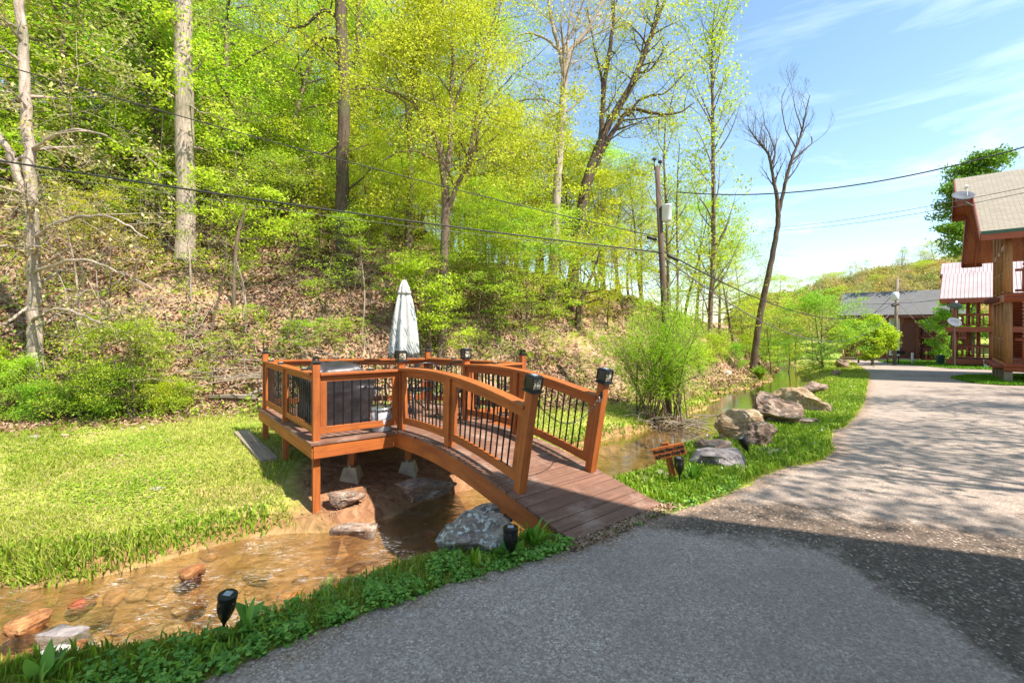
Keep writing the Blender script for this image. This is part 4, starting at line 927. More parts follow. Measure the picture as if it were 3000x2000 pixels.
# cobbles lying on the stream bed
def cobbles():
    import bmesh
    bm=bmesh.new(); bmesh.ops.create_icosphere(bm,subdivisions=2,radius=1); V0=np.array([tuple(v.co) for v in bm.verts]); F0=np.array([[v.index for v in f.verts] for f in bm.faces]); bm.free()
    g_=np.random.default_rng(4); vs=[];fs=[];va=[];b=0
    X=g_.uniform(-7,9,2600); Y=g_.uniform(1.5,19,2600); Z_,ds,sd,fd=terrain(X,Y); ok=(ds<-.15)&(g_.uniform(0,1,2600)<np.where(X<-.9,1,.35)); X,Y,Z_=X[ok],Y[ok],Z_[ok]
    for x,y,z in zip(X,Y,Z_):
        s_=g_.uniform(.04,.15)*(1.5 if g_.uniform()<.12 else 1); R=V0*(1+.22*np.sin(V0@g_.normal(0,2.2,(3,3))).sum(1)[:,None]*.4)*np.array([s_,s_*g_.uniform(.5,.9),s_*.42]); a=g_.uniform(0,6.28); c,s=np.cos(a),np.sin(a)
        R=np.stack([R[:,0]*c-R[:,1]*s+x,R[:,0]*s+R[:,1]*c+y,R[:,2]+z+.01],1); vs.append(R); fs.append(F0+b); b+=len(R); va.append(np.full(len(R),g_.uniform()))
    m,nt,bs,o=newmat('cobble'); v_=nd(nt,'Attribute',attribute_name='var').outputs['Fac']; c=ramp(nt,v_,[(0,(.12,.06,.03)),(.3,(.45,.24,.08)),(.6,(.35,.2,.11)),(.85,(.60,.42,.24)),(1,(.62,.2,.07))]); c=mix(nt,ramp(nt,noise(nt,geo(nt),18,5),[(.35,.6),(.6,0)]),c,(.12,.07,.03)); L(nt,c,bs.inputs['Base Color']); bs.inputs['Roughness'].default_value=.5
    tag(npmesh('stream_cobbles',np.concatenate(vs),np.concatenate(fs),m,np.concatenate(va),smooth=True),'brown and tan cobbles on the stream bed','cobbles',kind='stuff')
cobbles()
# ------------------------------------------------------------------ trees
def crv(pts,n):
    """Catmull-Rom through pts (x,y,z,r)"""
    P_=np.array(pts,float); P_=np.vstack([2*P_[0]-P_[1],P_,2*P_[-1]-P_[-2]]); out=[]
    for i in range(1,len(P_)-2):
        for t in np.linspace(0,1,n,endpoint=False):
            a,b,c,d=P_[i-1:i+3]; out.append(.5*((2*b)+(-a+c)*t+(2*a-5*b+4*c-d)*t*t+(-a+3*b-3*c+d)*t**3))
    out.append(P_[-2]); return np.array(out)
class Tree:
    def __init__(s,seed): s.w=MB(); s.r=random.Random(seed); s.tips=[]; s.ng=np.random.default_rng(seed)
    def limb(s,start,dr,Ln,r0,depth,up=.15,wob=.25,kids=(4,3),spread=.7,minr=.004,sides=6,kl=.55,first=.3):
        r=s.r; n=max(4,int(3+Ln*1.6)) if depth<2 else 4
        p=Vector(start); d=Vector(dr).normalized(); pts=[p.copy()]; 
        for i in range(n):
            d=(d+Vector((r.gauss(0,1),r.gauss(0,1),r.gauss(0,1)))*wob*.35+Vector((0,0,up*.3))).normalized(); p=p+d*Ln/n; pts.append(p.copy())
        rads=[max(minr,r0*(1-.85*i/n)) for i in range(n+1)]
        s.w.tube(pts,rads,max(3,sides-depth),False)
        s.branch(pts,rads,depth,Ln,up,wob,kids,spread,minr,sides,kl,first)
    def branch(s,pts,rads,depth,Ln,up,wob,kids,spread,minr,sides,kl,first):
        r=s.r
        if depth>=len(kids):
            s.tips+= [pts[-1],pts[-1].lerp(pts[-2],.6),pts[len(pts)//2]]; return
        k=kids[depth]; m=len(pts)-1
        for j in range(k):
            t=first+(1-first)*(j+r.random())/k; t=min(t,.999); i=int(t*m); q=pts[i].lerp(pts[i+1],t*m-i)
            ax=(pts[i+1]-pts[i]).normalized(); a=r.uniform(0,6.28); pr=ax.orthogonal().normalized(); pr=Matrix.Rotation(a,3,ax)@pr
            d=(ax*(1-spread)+pr*spread+Vector((0,0,up))).normalized()
            s.limb(q,d,Ln*kl*(1.15-.5*t)*r.uniform(.75,1.2),rads[i]*.55,depth+1,up,wob,kids,spread,minr,sides,kl,first)
        s.tips.append(pts[-1])
    def crown(s,per,sg,size,flat=.5,up=.6,wid=.5):
        T=np.array([tuple(t) for t in s.tips]); C=np.repeat(T,per,0)
        off=s.ng.normal(0,1,C.shape)*sg; off[:,2]*=flat; C=C+off
        return leaves(C,size,s.ng,up,wid)
def mk_tree(name,seed,Hh,r0,base,nl,Ll,kids,per,sg,size,leaf,bark,up=.15,spread=.75,flat=.4,lup=.6,wob=.25,shape='round',kl=.55,wid=.5,leafup=.6,stems=1,lean=.05):
    t=Tree(seed); r=t.r; root=thing(name,'x','tree',(0,0,0))
    for st in range(stems):
        n=9; p=Vector((0,0,-.3)); d=Vector((r.uniform(-1,1)*lean*(1 if stems==1 else 6),r.uniform(-1,1)*lean*(1 if stems==1 else 6),1)).normalized(); pts=[p]; HH=Hh*r.uniform(.8,1) if stems>1 else Hh
        for i in range(n):
            d=(d+Vector((r.gauss(0,1),r.gauss(0,1),0))*.05+Vector((0,0,.06))).normalized(); p=p+d*(HH+.3)/n; pts.append(p)
        rads=[r0*(1.25 if i==0 else 1)*(1-.88*i/n) for i in range(n+1)]; t.w.tube(pts,rads,8,False)
        for j in range(nl):
            u=base+(1-base)*(j+r.random())/nl; u=min(u,.995); i=int(u*n); q=pts[i].lerp(pts[i+1],u*n-i); v=(u-base)/(1-base)
            f={'round':.45+.9*math.sin(math.pi*min(1,v*.9+.12)),'cone':1.15-v,'tall':.9-.5*v}[shape]
            a=j*2.4+r.uniform(-.5,.5); el=lup*(.4+v)
            t.limb(q,(math.cos(a),math.sin(a),el),Ll*f*r.uniform(.75,1.2),rads[i]*.5,1,up,wob,(0,)+tuple(kids),spread,sides=6,kl=kl)
    wd=t.w.build('trunk',M[bark],root,smooth=True)
    v,f,var=t.crown(per,sg,size,flat,leafup,wid); cr=npmesh('crown',v,f,M[leaf],var,root)
    return root
PR={}
def proto(k,*a,**kw): PR[k]=(mk_tree('tree',*a,**kw),a[1])
#            seed H   r0  base nl  Ll  kids per sg size leaf bark
proto('sapA',1,5.0,.045,.22,13,2.2,(4,3),12,.17,.085,'leaf_spring','bark_brown',up=.02,spread=.7,flat=.25,lup=.35)
proto('sapB',2,4.2,.04,.18,12,2.0,(4,3),12,.16,.08,'leaf_green','bark_brown',up=.02,spread=.7,flat=.25,lup=.3)
proto('sapC',3,5.6,.05,.25,12,2.3,(4,3),11,.18,.085,'leaf_yellow','bark_brown',up=.05,spread=.7,flat=.3,lup=.4)
proto('pale',4,3.6,.04,.2,11,2.1,(4,3),5,.15,.085,'leaf_pale','bark_pale',up=.0,spread=.75,flat=.3,lup=.3,wob=.4)
proto('tallA',5,16,.20,.28,20,4.6,(4,3),15,.36,.145,'leaf_spring','bark_brown',up=.12,flat=.4,lup=.7)
proto('tallB',6,18,.22,.35,20,4.4,(4,3),13,.34,.14,'leaf_yellow','bark_dark',up=.15,flat=.45,lup=.8)
proto('tallC',7,14,.17,.3,18,4.0,(4,3),7,.34,.12,'leaf_pale','bark_pale',up=.15,flat=.5,lup=.8)
proto('tallG',8,13,.17,.2,20,4.2,(4,3),13,.34,.13,'leaf_green','bark_brown',up=.1,flat=.4,lup=.6)
proto('shrub',9,1.5,.014,.15,6,.75,(4,2),8,.10,.06,'leaf_spring','bark_brown',up=.35,stems=4,flat=.8,leafup=.3,wob=.5)
proto('shrubG',10,1.3,.014,.1,6,.7,(4,2),9,.10,.06,'leaf_green','bark_brown',up=.3,stems=4,flat=.8,leafup=.3,wob=.5)
proto('pine',11,17,.18,.3,44,2.6,(4,3),9,.15,.11,'needle','bark_dark',up=-.02,lup=.12,shape='cone',flat=.4,wid=.12,leafup=.2)
proto('bushy',12,4.2,.07,.06,15,2.2,(5,4),10,.14,.085,'leaf_green','bark_brown',up=.05,stems=2,flat=.35,leafup=.5)
used={k:False for k in PR}
TINT={'bright':(1,1,1,1),'fresh':(.85,1.05,.8,1),'olive':(.92,.88,.8,1),'deep':(.78,.88,.75,1),'dark':(.42,.55,.48,1),'golden':(1.12,.98,.8,1)}
def put(k,pos,h,rz,label,group=None,tint='bright',name=None,sx=1):
    root,H0=PR[k]; s=h/H0; col=TINT[tint]
    if not used[k]:
        used[k]=True; root.location=pos; root.rotation_euler=(0,0,rz); root.scale=(s*sx,s*sx,s); root['label']=label; r=root
        for c in root.children: c.color=col
    else: r=dup(root,pos,rz,(s*sx,s*sx,s),label=label,color=col)
    r['category']='shrub' if k.startswith('shrub') or k=='bushy' else 'tree'
    r.name=name or {'shrub':'shrub','shrubG':'shrub','bushy':'bush','pine':'pine_tree'}.get(k,'sapling' if k.startswith('sap') or k=='pale' else 'tree')
    if 'group' in r: del r['group']
    if group: r['group']=group
    return r
ZN=[(-9e9,'at the left edge of the photo'),(60,'behind the leaning pale trunk'),(230,'right of the leaning pale trunk'),(370,'left of the thick grey trunk'),(480,'close by the thick grey trunk'),(620,'right of the thick grey trunk'),(760,'between the grey trunk and the dark straight trunk'),(900,'left of the dark straight trunk'),(980,'by the dark straight trunk'),(1080,'right of the dark straight trunk'),(1150,'above the folded umbrella'),(1250,'beside the forked yellow tree'),(1350,'right of the forked yellow tree'),(1480,'above the bridge lanterns'),(1600,'under the leaning dark tree'),(1720,'right of the leaning dark tree'),(1850,'behind the utility pole'),(1980,'between the utility pole and the slim tree'),(2090,'between the slim tree and the bare tree'),(2220,'right of the bare tree'),(2330,'beyond the round bush by the lane'),(2480,'near the dark-roofed cabin'),(2700,'behind the cabins')]
seen={}
def zlabel(px,py,kind,sz,tint):
    z=[n for x,n in ZN if px>=x][-1]; lv='on the lower slope' if py>900 else 'halfway up the slope' if py>640 else 'high on the slope'
    if px>1700: lv='near the water' if py>1000 else 'farther back'
    base=f'{sz} {tint} {kind} {lv}, {z}'
    seen[base]=seen.get(base,0)+1
    return base
LW={'sapA':('light green','sapling'),'sapB':('mid green','sapling'),'sapC':('yellow-green','sapling'),'pale':('cream-leaved','young tree'),'tallA':('light green','tree'),'tallB':('yellow-green','tree'),'tallC':('pale sparse','tree'),'tallG':('mid green','tree'),'shrub':('light green','shrub'),'shrubG':('mid green','shrub'),'pine':('dark','evergreen'),'bushy':('green','bush')}
QF={}
def place(k,px,py,h,tint='bright',pos=None,sx=1):
    g_=pos or ray(px,py)
    col,kind=LW[k]; tn={'bright':'','fresh':'fresh ','olive':'dull ','deep':'deep-toned ','golden':'golden '}[tint]
    rel=h/PR[k][1]; sz='small' if rel<.75 else 'tall' if rel>1.05 else 'middling'
    z=[n for x,n in ZN if px>=x][-1]; lv='low' if py>900 else 'midway up' if py>660 else 'high up'
    for s_ in (sz,'slight','slender','spreading','broad','leaning','bushy','airy','thin','full'):
        lb=f'{s_} {tn}{col} {kind} {lv}, {z}'
        if lb not in QF: break
    gr=None
    if lb in QF: gr='young trees on the slope, '+z; QF[lb]['group']=gr
    o=put(k,tuple(g_),h,rnd.uniform(0,6.28),lb,gr or ('shrubs along the foot of the slope' if kind=='shrub' else 'saplings and trees on the hillside'),tint,sx=sx)
    QF[lb]=o; return o
rt=random.Random(21); TN=['bright','fresh','olive','deep','golden','bright','fresh']
# understory over the slope (sparser over the bare middle)
cnt=0; tries=0; spots=[]
while cnt<80 and tries<4000:
    tries+=1; px=rt.uniform(-150,1560); py=rt.uniform(470,1010)
    if 230<px<1300 and py>700+rt.uniform(-60,60) and rt.random()<.96: continue
    if px<450 and py>700 and rt.random()<.7: continue
    if 1150<px<1330 and py>600 and rt.random()<.6: continue
    p=ray(px,py,ymax=60)
    if p.y>58 or p.y<9.5: continue
    if any((p-q).length<1.15 for q in spots): continue
    if 930<px<1330 and py>930: continue
    k=rt.choice(['sapA','sapA','sapB','sapB','sapC','sapA']) if px<900 else rt.choice(['sapA','sapC','sapB','sapC'])
    if 180<px<720 and py>560 and rt.random()<.4: k='pale'
    if px<200 and py>650: continue
    h=rt.uniform(2.4,4.6) if py>640 else rt.uniform(3.5,6.5)
    spots.append(p); place(k,px,py,h,rt.choice(TN),sx=rt.uniform(1.0,1.35)); cnt+=1
cnt=0; tries=0
while cnt<30 and tries<1500:
    tries+=1; px=rt.uniform(430,1330); py=rt.uniform(520,745); p=ray(px,py,ymax=60)
    if p.y>58 or any((p-q).length<1.1 for q in spots): continue
    spots.append(p); place(rt.choice(['sapA','sapB','sapA','sapC']),px,py,rt.uniform(2.4,3.8),rt.choice(TN),sx=rt.uniform(1.1,1.5)); cnt+=1
for i in range(16):
    px=rt.uniform(-700,-170); Y=rt.uniform(9,26); x=(px-1500)/F*Y; z=gz(x,Y); k=['sapA','tallA','sapB','tallG'][i%4]
    if float(terrain(np.array([x]),np.array([Y]))[3][0])<(1 if k[0]=='s' else 4): continue
    place(k,px,HY-F*(z-H)/Y,rt.uniform(3,5) if k[0]=='s' else rt.uniform(9,13),rt.choice(TN),pos=Vector((x,Y,z)),sx=1.2)
# forest above and behind
cnt=0; tries=0; spots=[]
while cnt<76 and tries<5000:
    tries+=1; X=rt.uniform(-42,9); Y=rt.uniform(15,52); fd=float(terrain(np.array([X]),np.array([Y]))[3][0]); px=1500+F*X/Y
    if fd<6.5 or px<-250 or px>1900: continue
    if px>1380 and Y<24: continue
    p=Vector((X,Y,gz(X,Y)))
    if any((p-q).length<2.2 for q in spots): continue
    py=HY-F*(p.z-H)/Y
    k=rt.choice(['tallA','tallA','tallG','tallB','tallC','tallG','pine'] if px<1100 else ['tallA','tallB','tallC','tallB','pine','tallA'])
    h={'pine':rt.uniform(13,18)}.get(k,rt.uniform(9,15))
    if px>1380: h*=.72
    spots.append(p); place(k,px,py,h,rt.choice(TN),pos=p); cnt+=1
for px,Y,h in ((1385,33,20),(1105,31,17),(1515,38,16),(1575,42,16),(1765,33,9.5),(1880,35,10),(1300,36,17),(1440,44,17),(1690,44,13),(620,30,14),(760,33,14)):
    x=(px-1500)/F*Y; z=gz(x,Y); place('pine',px,HY-F*(z-H)/Y,h,'golden',pos=Vector((x,Y,z)),sx=1.25)
for px,Y,h,k in ((1420,27,8,'tallB'),(1500,29,8,'tallA'),(1545,31,9,'tallB'),(1620,29,8,'tallA'),(1690,30,8,'tallB'),(1750,29,7,'tallA'),(1810,31,7.5,'tallB'),(1350,25,8,'tallA'),(1230,27,10,'tallA'),(1130,26,9,'tallB'),(1180,30,12,'tallG'),(1470,34,11,'tallB'),(1590,36,11,'tallB'),(1840,40,9,'tallB')):
    x=(px-1500)/F*Y; z=gz(x,Y); place(k,px,HY-F*(z-H)/Y,h,rt.choice(['golden','bright']),pos=Vector((x,Y,z)),sx=1.2)
for i in range(34):
    px=rt.uniform(2330,2790); Y=rt.uniform(92,165); x=(px-1500)/F*Y; z=gz(x,Y); place(rt.choice(['tallB','tallC','tallA','tallC']),px,HY-F*(z-H)/Y,rt.uniform(8,12),rt.choice(['golden','golden','olive','bright','fresh']),pos=Vector((x,Y,z)),sx=1.3)
# along the stream to the right, middle distance
for (px,Y,h,k,tn) in ((1500,23,6,'sapC','bright'),(1580,22,6.5,'sapA','golden'),(1640,24,6,'sapC','golden'),(1700,20,4.6,'sapB','bright'),(1760,25,7,'sapA','golden'),(1560,17,3.6,'sapB','fresh'),(1450,16,3.4,'sapA','bright'),(1400,15,3,'sapB','bright'),(1820,27,7.5,'tallA','golden'),(1880,30,8.5,'tallA','bright'),(1770,33,9.5,'tallB','bright'),(1940,34,9,'tallG','olive'),(2000,31,8,'tallA','fresh'),(2040,38,9.5,'tallG','olive'),(2110,36,9,'tallG','bright'),(2150,30,6.5,'tallA','bright'),(2180,42,8.5,'tallG','bright'),(2240,40,7.5,'tallA','olive'),(2280,46,7,'tallB','olive'),(2330,52,7,'tallB','golden'),(1960,26,5,'sapC','bright'),(2060,28,4.8,'sapA','bright'),(2130,30,4,'sapC','golden'),(2200,31,4.4,'sapB','bright'),(2260,33,5,'sapA','bright'),(2310,36,5,'sapC','fresh'),(1850,23,4.6,'sapC','bright'),(1780,21,3.6,'sapA','golden'),(2380,48,6,'tallB','bright'),(2340,60,7,'tallC','golden'),(2420,64,7,'tallC','golden')):
    x=(px-1500)/F*Y; z=gz(x,Y); py=HY-F*(z-H)/Y; place(k,px,py,h,tn,pos=Vector((x,Y,z)),sx=1.15)
# shrubs at the foot of the slope
for (px,py,h,k) in [((q[0]+rt.uniform(-25,25),q[1]+rt.uniform(-25,10),q[2]*1.5,'sapA' if q[3]=='shrub' else 'sapB') if 600<q[0]<1800 else q) for q in ((20,1215,.8,'shrubG'),(55,1150,.6,'shrub'),(130,1222,.8,'shrubG'),(230,1222,.7,'shrubG'),(300,1215,.75,'shrubG'),(340,1200,.8,'shrubG'),(470,1215,.7,'shrub'),(540,1195,.6,'shrub'),(640,1100,.7,'shrub'),(700,1050,.8,'shrub'),(870,1050,.6,'shrub'),(950,1040,.7,'shrub'),(1030,1040,.6,'shrub'),(1390,1070,.7,'shrub'),(1480,1085,.7,'shrubG'),(1580,1085,.8,'shrub'),(1690,1090,.9,'shrub'),(1750,1075,.9,'shrubG'),(2050,1090,1.3,'shrub'),(2100,1070,1.6,'shrub'),(2150,1075,1.5,'shrubG'),(2190,1060,1.8,'shrub'),(2240,1065,2.2,'shrubG'),(2290,1062,2.2,'shrubG'),(2330,1055,2.0,'shrub'),(-30,1130,.8,'shrub'),(1330,1040,.9,'shrubG'))]:
    place(k,px,py,h*rt.uniform(.7,1.0),rt.choice(['bright','fresh','bright','golden']),sx=rt.uniform(.8,1.5))
# named small trees by the lawn
put('bushy',tuple(ray(392,1228)),1.9,.4,'light green young tree with a thin dark stem at the lawn edge',None,'golden','sapling')
put('bushy',((2412-1500)/F*33,33,gz((2412-1500)/F*33,33)),4.9,1.2,'round dense green bush at the bend of the lane',None,'fresh')
# ------------------------------------------------------------------ the trees one can tell apart
def hero(label,seed,limbs,base,kids=(3,3),Lk=1.6,per=8,sg=.2,size=.11,leaf='leaf_spring',bark='bark_brown',up=.1,spread=.7,first=.35,twk=3,name='tree',flat=.45,tint=None,leafup=.5,kl=.55,group='tall trees over the stream and slope',bare=False,wob=.3,sp0=0):
    """limbs: lists of (px,py,dY,r); first starts at the foot"""
    b=ray(*base) if not isinstance(base,Vector) else base; t=Tree(seed); root=thing(name,label,'tree',tuple(b),group)
    for li,lm in enumerate(limbs):
        pts=[]
        for q in lm:
            p=P(q[0],q[1],b.y+q[2]); pts.append((p.x,p.y,p.z,q[3]))
        if li==0: pts=[(b.x,b.y,b.z-.3,pts[0][3]*1.35),(b.x,b.y,b.z+.15,pts[0][3]*1.1)]+pts
        c=crv(pts,6)
        for i in range(len(c)): c[i,:3]+=t.ng.normal(0,.012,3)
        pp=[Vector(x[:3]) for x in c]; rr=[max(.004,x[3]) for x in c]; t.w.tube(pp,rr,10,False)
        Ln=sum((pp[i+1]-pp[i]).length for i in range(len(pp)-1))
        if li==0 and sp0==0: st=None
        n_=max(2,int(Ln*twk))
        f0=first if li==0 else .12
        for j in range(n_):
            u=f0+(1-f0)*(j+t.r.random())/n_; u=min(u,.995); m=len(pp)-1; i=int(u*m); q=pp[i].lerp(pp[i+1],u*m-i)
            ax=(pp[i+1]-pp[i]).normalized(); pr=Matrix.Rotation(t.r.uniform(0,6.28),3,ax)@ax.orthogonal().normalized()
            d=(ax*(1-spread)+pr*spread+Vector((0,0,up))).normalized()
            t.limb(q,d,Lk*t.r.uniform(.6,1.25)*(1.2-.5*u),min(rr[i]*.5,.05),1,up,wob,(0,)+tuple(kids),spread,sides=5,kl=kl)
    t.w.M=None; wd=t.w.build('trunk',M[bark],root,smooth=True)
    if per:
        v,f,var=t.crown(per,sg,size,flat,leafup); v=v-np.array(b)[None,:]; cr=npmesh('crown',v,f,M[leaf],var,root)
        if tint: cr.color=TINT[tint]
    return root
def hb(px,Y): x=(px-1500)/F*Y; return Vector((x,Y,gz(x,Y)))
hero('leaning tree with a pale lower trunk and cream spring leaves at the left edge',101,
 [[(103,1000,0,.13),(98,800,0,.12),(95,640,-.1,.108),(84,400,-.1,.098),(68,150,0,.09),(55,-120,0,.08)],
  [(92,610,-.1,.10),(40,480,-.2,.08),(15,420,-.3,.06),(-60,330,-.3,.04)],
  [(95,940,-.1,.035),(170,905,-.6,.03),(260,930,-1,.02),(300,950,-1.2,.012)],[(92,890,0,.03),(30,940,-.5,.025),(-40,980,-.8,.015)],
  [(95,700,0,.05),(200,640,-.6,.035),(330,640,-1.0,.02),(430,700,-1.3,.01)],[(95,800,0,.04),(220,760,-.8,.03),(360,800,-1.2,.015),(450,850,-1.4,.008)],
  [(88,450,0,.05),(200,380,-.6,.03),(320,400,-1,.015)],[(92,760,0,.04),(20,720,-.6,.03),(-60,740,-.9,.02)]],(105,1072),kids=(4,3),Lk=1.1,per=1,sg=.1,size=.085,leaf='leaf_pale',bark='bark_pale',up=.0,twk=2.0,first=.3)
hero('dark ivy-clad trunk with an arching bough left of the thick grey trunk',102,
 [[(480,560,0,.16),(458,400,0,.14),(455,200,0,.13),(460,0,0,.12),(462,-200,0,.1)],[(448,190,0,.09),(425,110,-.3,.08),(360,40,-.5,.07),(260,0,-.6,.05),(150,-60,-.6,.04)],[(456,130,0,.05),(430,40,0,.04),(400,-60,0,.03)],[(460,110,0,.05),(490,50,0,.04),(520,-30,0,.03)]],(487,640),kids=(4,3),Lk=2.0,per=11,sg=.25,size=.12,leaf='leaf_green',bark='bark_dark',twk=2.0,first=.1)
hero('thickest pale grey trunk standing high on the slope',103,
 [[(545,650,0,.27),(541,400,0,.26),(537,150,0,.25),(534,-60,0,.24),(532,-300,0,.2)],[(545,300,0,.03),(590,330,-.3,.02),(640,330,-.5,.01)]],(543,748),kids=(3,3),Lk=1.2,per=9,sg=.22,size=.12,leaf='leaf_spring',bark='bark_pale',twk=.9,first=.3)
hero('tall dark straight trunk above the deck',104,
 [[(1005,700,0,.26),(1003,500,0,.22),(1008,250,0,.2),(998,50,0,.19),(992,-200,0,.17)],[(1000,70,0,.07),(950,30,0,.06),(880,80,0,.045),(800,60,0,.03)],[(1004,130,0,.05),(960,110,0,.04),(900,150,0,.03),(860,210,0,.015)],[(1003,420,0,.05),(950,450,0,.03),(900,440,0,.015)]],(1010,798),kids=(3,3),Lk=2.0,per=8,sg=.25,size=.12,leaf='leaf_yellow',bark='bark_dark',twk=1.0,first=.15)
hero('brown trunk standing just behind the dark straight one',105,
 [[(1035,500,0,.17),(1040,300,0,.16),(1050,100,0,.15),(1060,-150,0,.13)]],(1040,600),kids=(3,3),Lk=2.4,per=8,sg=.28,size=.12,leaf='leaf_spring',bark='bark_brown',twk=1.2,first=.4)
hero('forked tree with feathery yellow-green leaves behind the folded umbrella',106,
 [[(1298,900,0,.15),(1302,750,0,.135),(1306,600,0,.13),(1300,520,0,.12),(1283,420,-.1,.09),(1225,330,-.2,.075),(1208,200,-.2,.055),(1228,140,-.2,.04),(1290,70,-.2,.025),(1300,0,-.2,.015)],
  [(1304,540,0,.10),(1318,430,.2,.08),(1320,280,.3,.06),(1325,150,.3,.05),(1295,20,.3,.03),(1280,-80,.3,.02)],
  [(1310,620,0,.08),(1350,520,-.2,.065),(1390,440,-.4,.05),(1410,350,-.5,.03),(1470,250,-.5,.015)],
  [(1250,350,-.1,.05),(1190,290,-.5,.04),(1100,260,-.8,.03),(1010,265,-1,.015)],[(1212,220,-.2,.04),(1190,140,-.3,.03),(1150,60,-.4,.015)],
  [(1322,330,.3,.05),(1370,210,.6,.04),(1440,80,.9,.025),(1480,-20,1,.015)],[(1320,400,.2,.05),(1430,330,.2,.035),(1560,290,.2,.02),(1650,310,.2,.012)],[(1300,480,0,.05),(1200,440,-.4,.03),(1120,470,-.6,.015)],[(1360,500,-.2,.04),(1460,440,-.5,.025),(1540,470,-.6,.012)]],(1294,1046),kids=(4,3),Lk=1.7,per=13,sg=.24,size=.078,leaf='leaf_yellow',bark='bark_brown',up=.08,twk=2.3,first=.62)
hero('tall pale-limbed tree with sparse tan buds against the blue sky',107,
 [[(1618,800,0,.2),(1632,560,0,.18),(1645,350,0,.16),(1655,230,0,.15),(1672,150,0,.10),(1720,90,0,.07),(1780,-20,0,.04)],[(1655,240,0,.11),(1640,150,0,.09),(1615,60,0,.07),(1600,-60,0,.05)],[(1640,150,0,.06),(1590,110,0,.05),(1530,100,0,.035),(1480,150,0,.02)],[(1662,180,0,.07),(1668,60,0,.05),(1700,-60,0,.03)],[(1640,330,0,.06),(1600,350,0,.05),(1560,400,0,.02)],[(1660,330,0,.05),(1700,290,0,.04),(1740,230,0,.02)]],(1612,905),kids=(4,3),Lk=2.6,per=2,sg=.25,size=.13,leaf='leaf_pale',bark='bark_pale',up=.15,twk=1.0,first=.4,spread=.55)
hero('dark many-stemmed tree arching to the right over the stream',108,
 [[(1700,640,0,.24),(1722,520,0,.21),(1780,370,0,.18),(1850,250,0,.15),(1890,150,0,.12),(1925,60,0,.09),(1975,-60,0,.05)],[(1716,560,0,.16),(1770,430,0,.14),(1815,360,0,.11),(1850,320,0,.09),(1930,335,0,.07),(1990,330,0,.045),(2035,300,0,.02)],
  [(1760,400,0,.13),(1770,250,0,.11),(1795,80,0,.08),(1800,-80,0,.05)],[(1838,340,0,.07),(1880,290,0,.06),(1950,270,0,.04),(2010,210,0,.02)],[(1870,215,0,.06),(1910,200,0,.05),(1960,120,0,.03)],[(1770,260,0,.06),(1740,130,0,.04),(1720,20,0,.03)]],(1668,900),kids=(4,3),Lk=2.2,per=4,sg=.26,size=.11,leaf='leaf_yellow',bark='bark_dark',up=.12,twk=1.5,first=.45,spread=.65)
hero('tall slim tree with fluttering small leaves right of the utility pole',109,
 [[(2082,900,0,.13),(2090,700,0,.12),(2089,450,0,.105),(2087,250,0,.08),(2086,120,0,.05),(2095,15,0,.02)]],hb(2079,26),kids=(4,2),Lk=3.2,per=5,sg=.3,size=.17,leaf='leaf_spring',bark='bark_brown',up=.35,twk=2.1,first=.25,spread=.62,kl=.5,tint='olive',flat=.7)
hero('nearly leafless forked tree leaning right against the open sky',110,
 [[(2222,950,0,.19),(2248,820,0,.17),(2272,700,0,.15),(2280,620,0,.14),(2265,520,0,.09),(2250,450,0,.07),(2225,420,0,.05),(2190,370,0,.02)],[(2278,640,0,.11),(2300,540,0,.10),(2322,460,0,.08),(2345,400,0,.06),(2358,340,0,.04),(2372,280,0,.02)],[(2320,470,0,.06),(2350,445,0,.05),(2378,420,0,.03),(2376,400,0,.02)],[(2262,480,0,.05),(2270,440,0,.04),(2240,360,0,.02),(2235,320,0,.01)],[(2330,430,0,.04),(2300,370,0,.03),(2290,300,0,.02),(2300,260,0,.01)],[(2350,380,0,.04),(2325,300,0,.02),(2330,270,0,.01)]],hb(2206,28),kids=(4,3),Lk=1.7,per=0,sg=.2,size=.1,bark='bark_dark',up=.35,twk=1.8,first=.62,spread=.5)
hero('thin straight young tree just right of the transformer',111,[[(1955,700,0,.07),(1946,480,0,.05),(1950,330,0,.02)]],Vector(((1960-1500)/F*23,23,gz((1960-1500)/F*23,23))),kids=(3,2),Lk=1.9,per=4,sg=.3,size=.13,leaf='leaf_spring',up=.3,twk=1.6,first=.3,tint='olive',flat=.7)
hero('thin whip-like tree between the transformer and the slim tree',112,[[(1985,800,0,.06),(1983,600,0,.045),(1990,420,0,.02)]],Vector(((1985-1500)/F*25,25,gz((1985-1500)/F*25,25))),kids=(3,2),Lk=1.8,per=4,sg=.3,size=.13,leaf='leaf_spring',up=.3,twk=1.5,first=.3,tint='olive',flat=.7)
hero('young tree with a bent thin stem right behind the umbrella',113,[[(1258,950,0,.04),(1255,900,0,.035),(1240,840,0,.03),(1260,780,0,.015)]],(1262,1040),kids=(4,3),Lk=1.1,per=10,sg=.14,size=.08,leaf='leaf_spring',up=.02,twk=5,first=.3,flat=.3)
hero('low dark-stemmed tree leaning on the slope right of the leaning dark tree base',114,[[(1695,900,0,.09),(1720,840,0,.07),(1740,790,0,.05),(1760,730,0,.03)],[(1690,930,0,.05),(1660,850,0,.04),(1640,780,0,.02)]],(1690,965),kids=(4,3),Lk=1.8,per=9,sg=.2,size=.1,leaf='leaf_yellow',bark='bark_dark',up=.05,twk=2,first=.3)
hero('thin dark sapling stem on the bare brown slope left of the straight trunk',115,[[(690,740,0,.05),(705,660,0,.04),(720,600,0,.02)]],(685,900),kids=(4,3),Lk=1.5,per=10,sg=.17,size=.09,leaf='leaf_spring',up=.0,twk=3,first=.35,flat=.25)
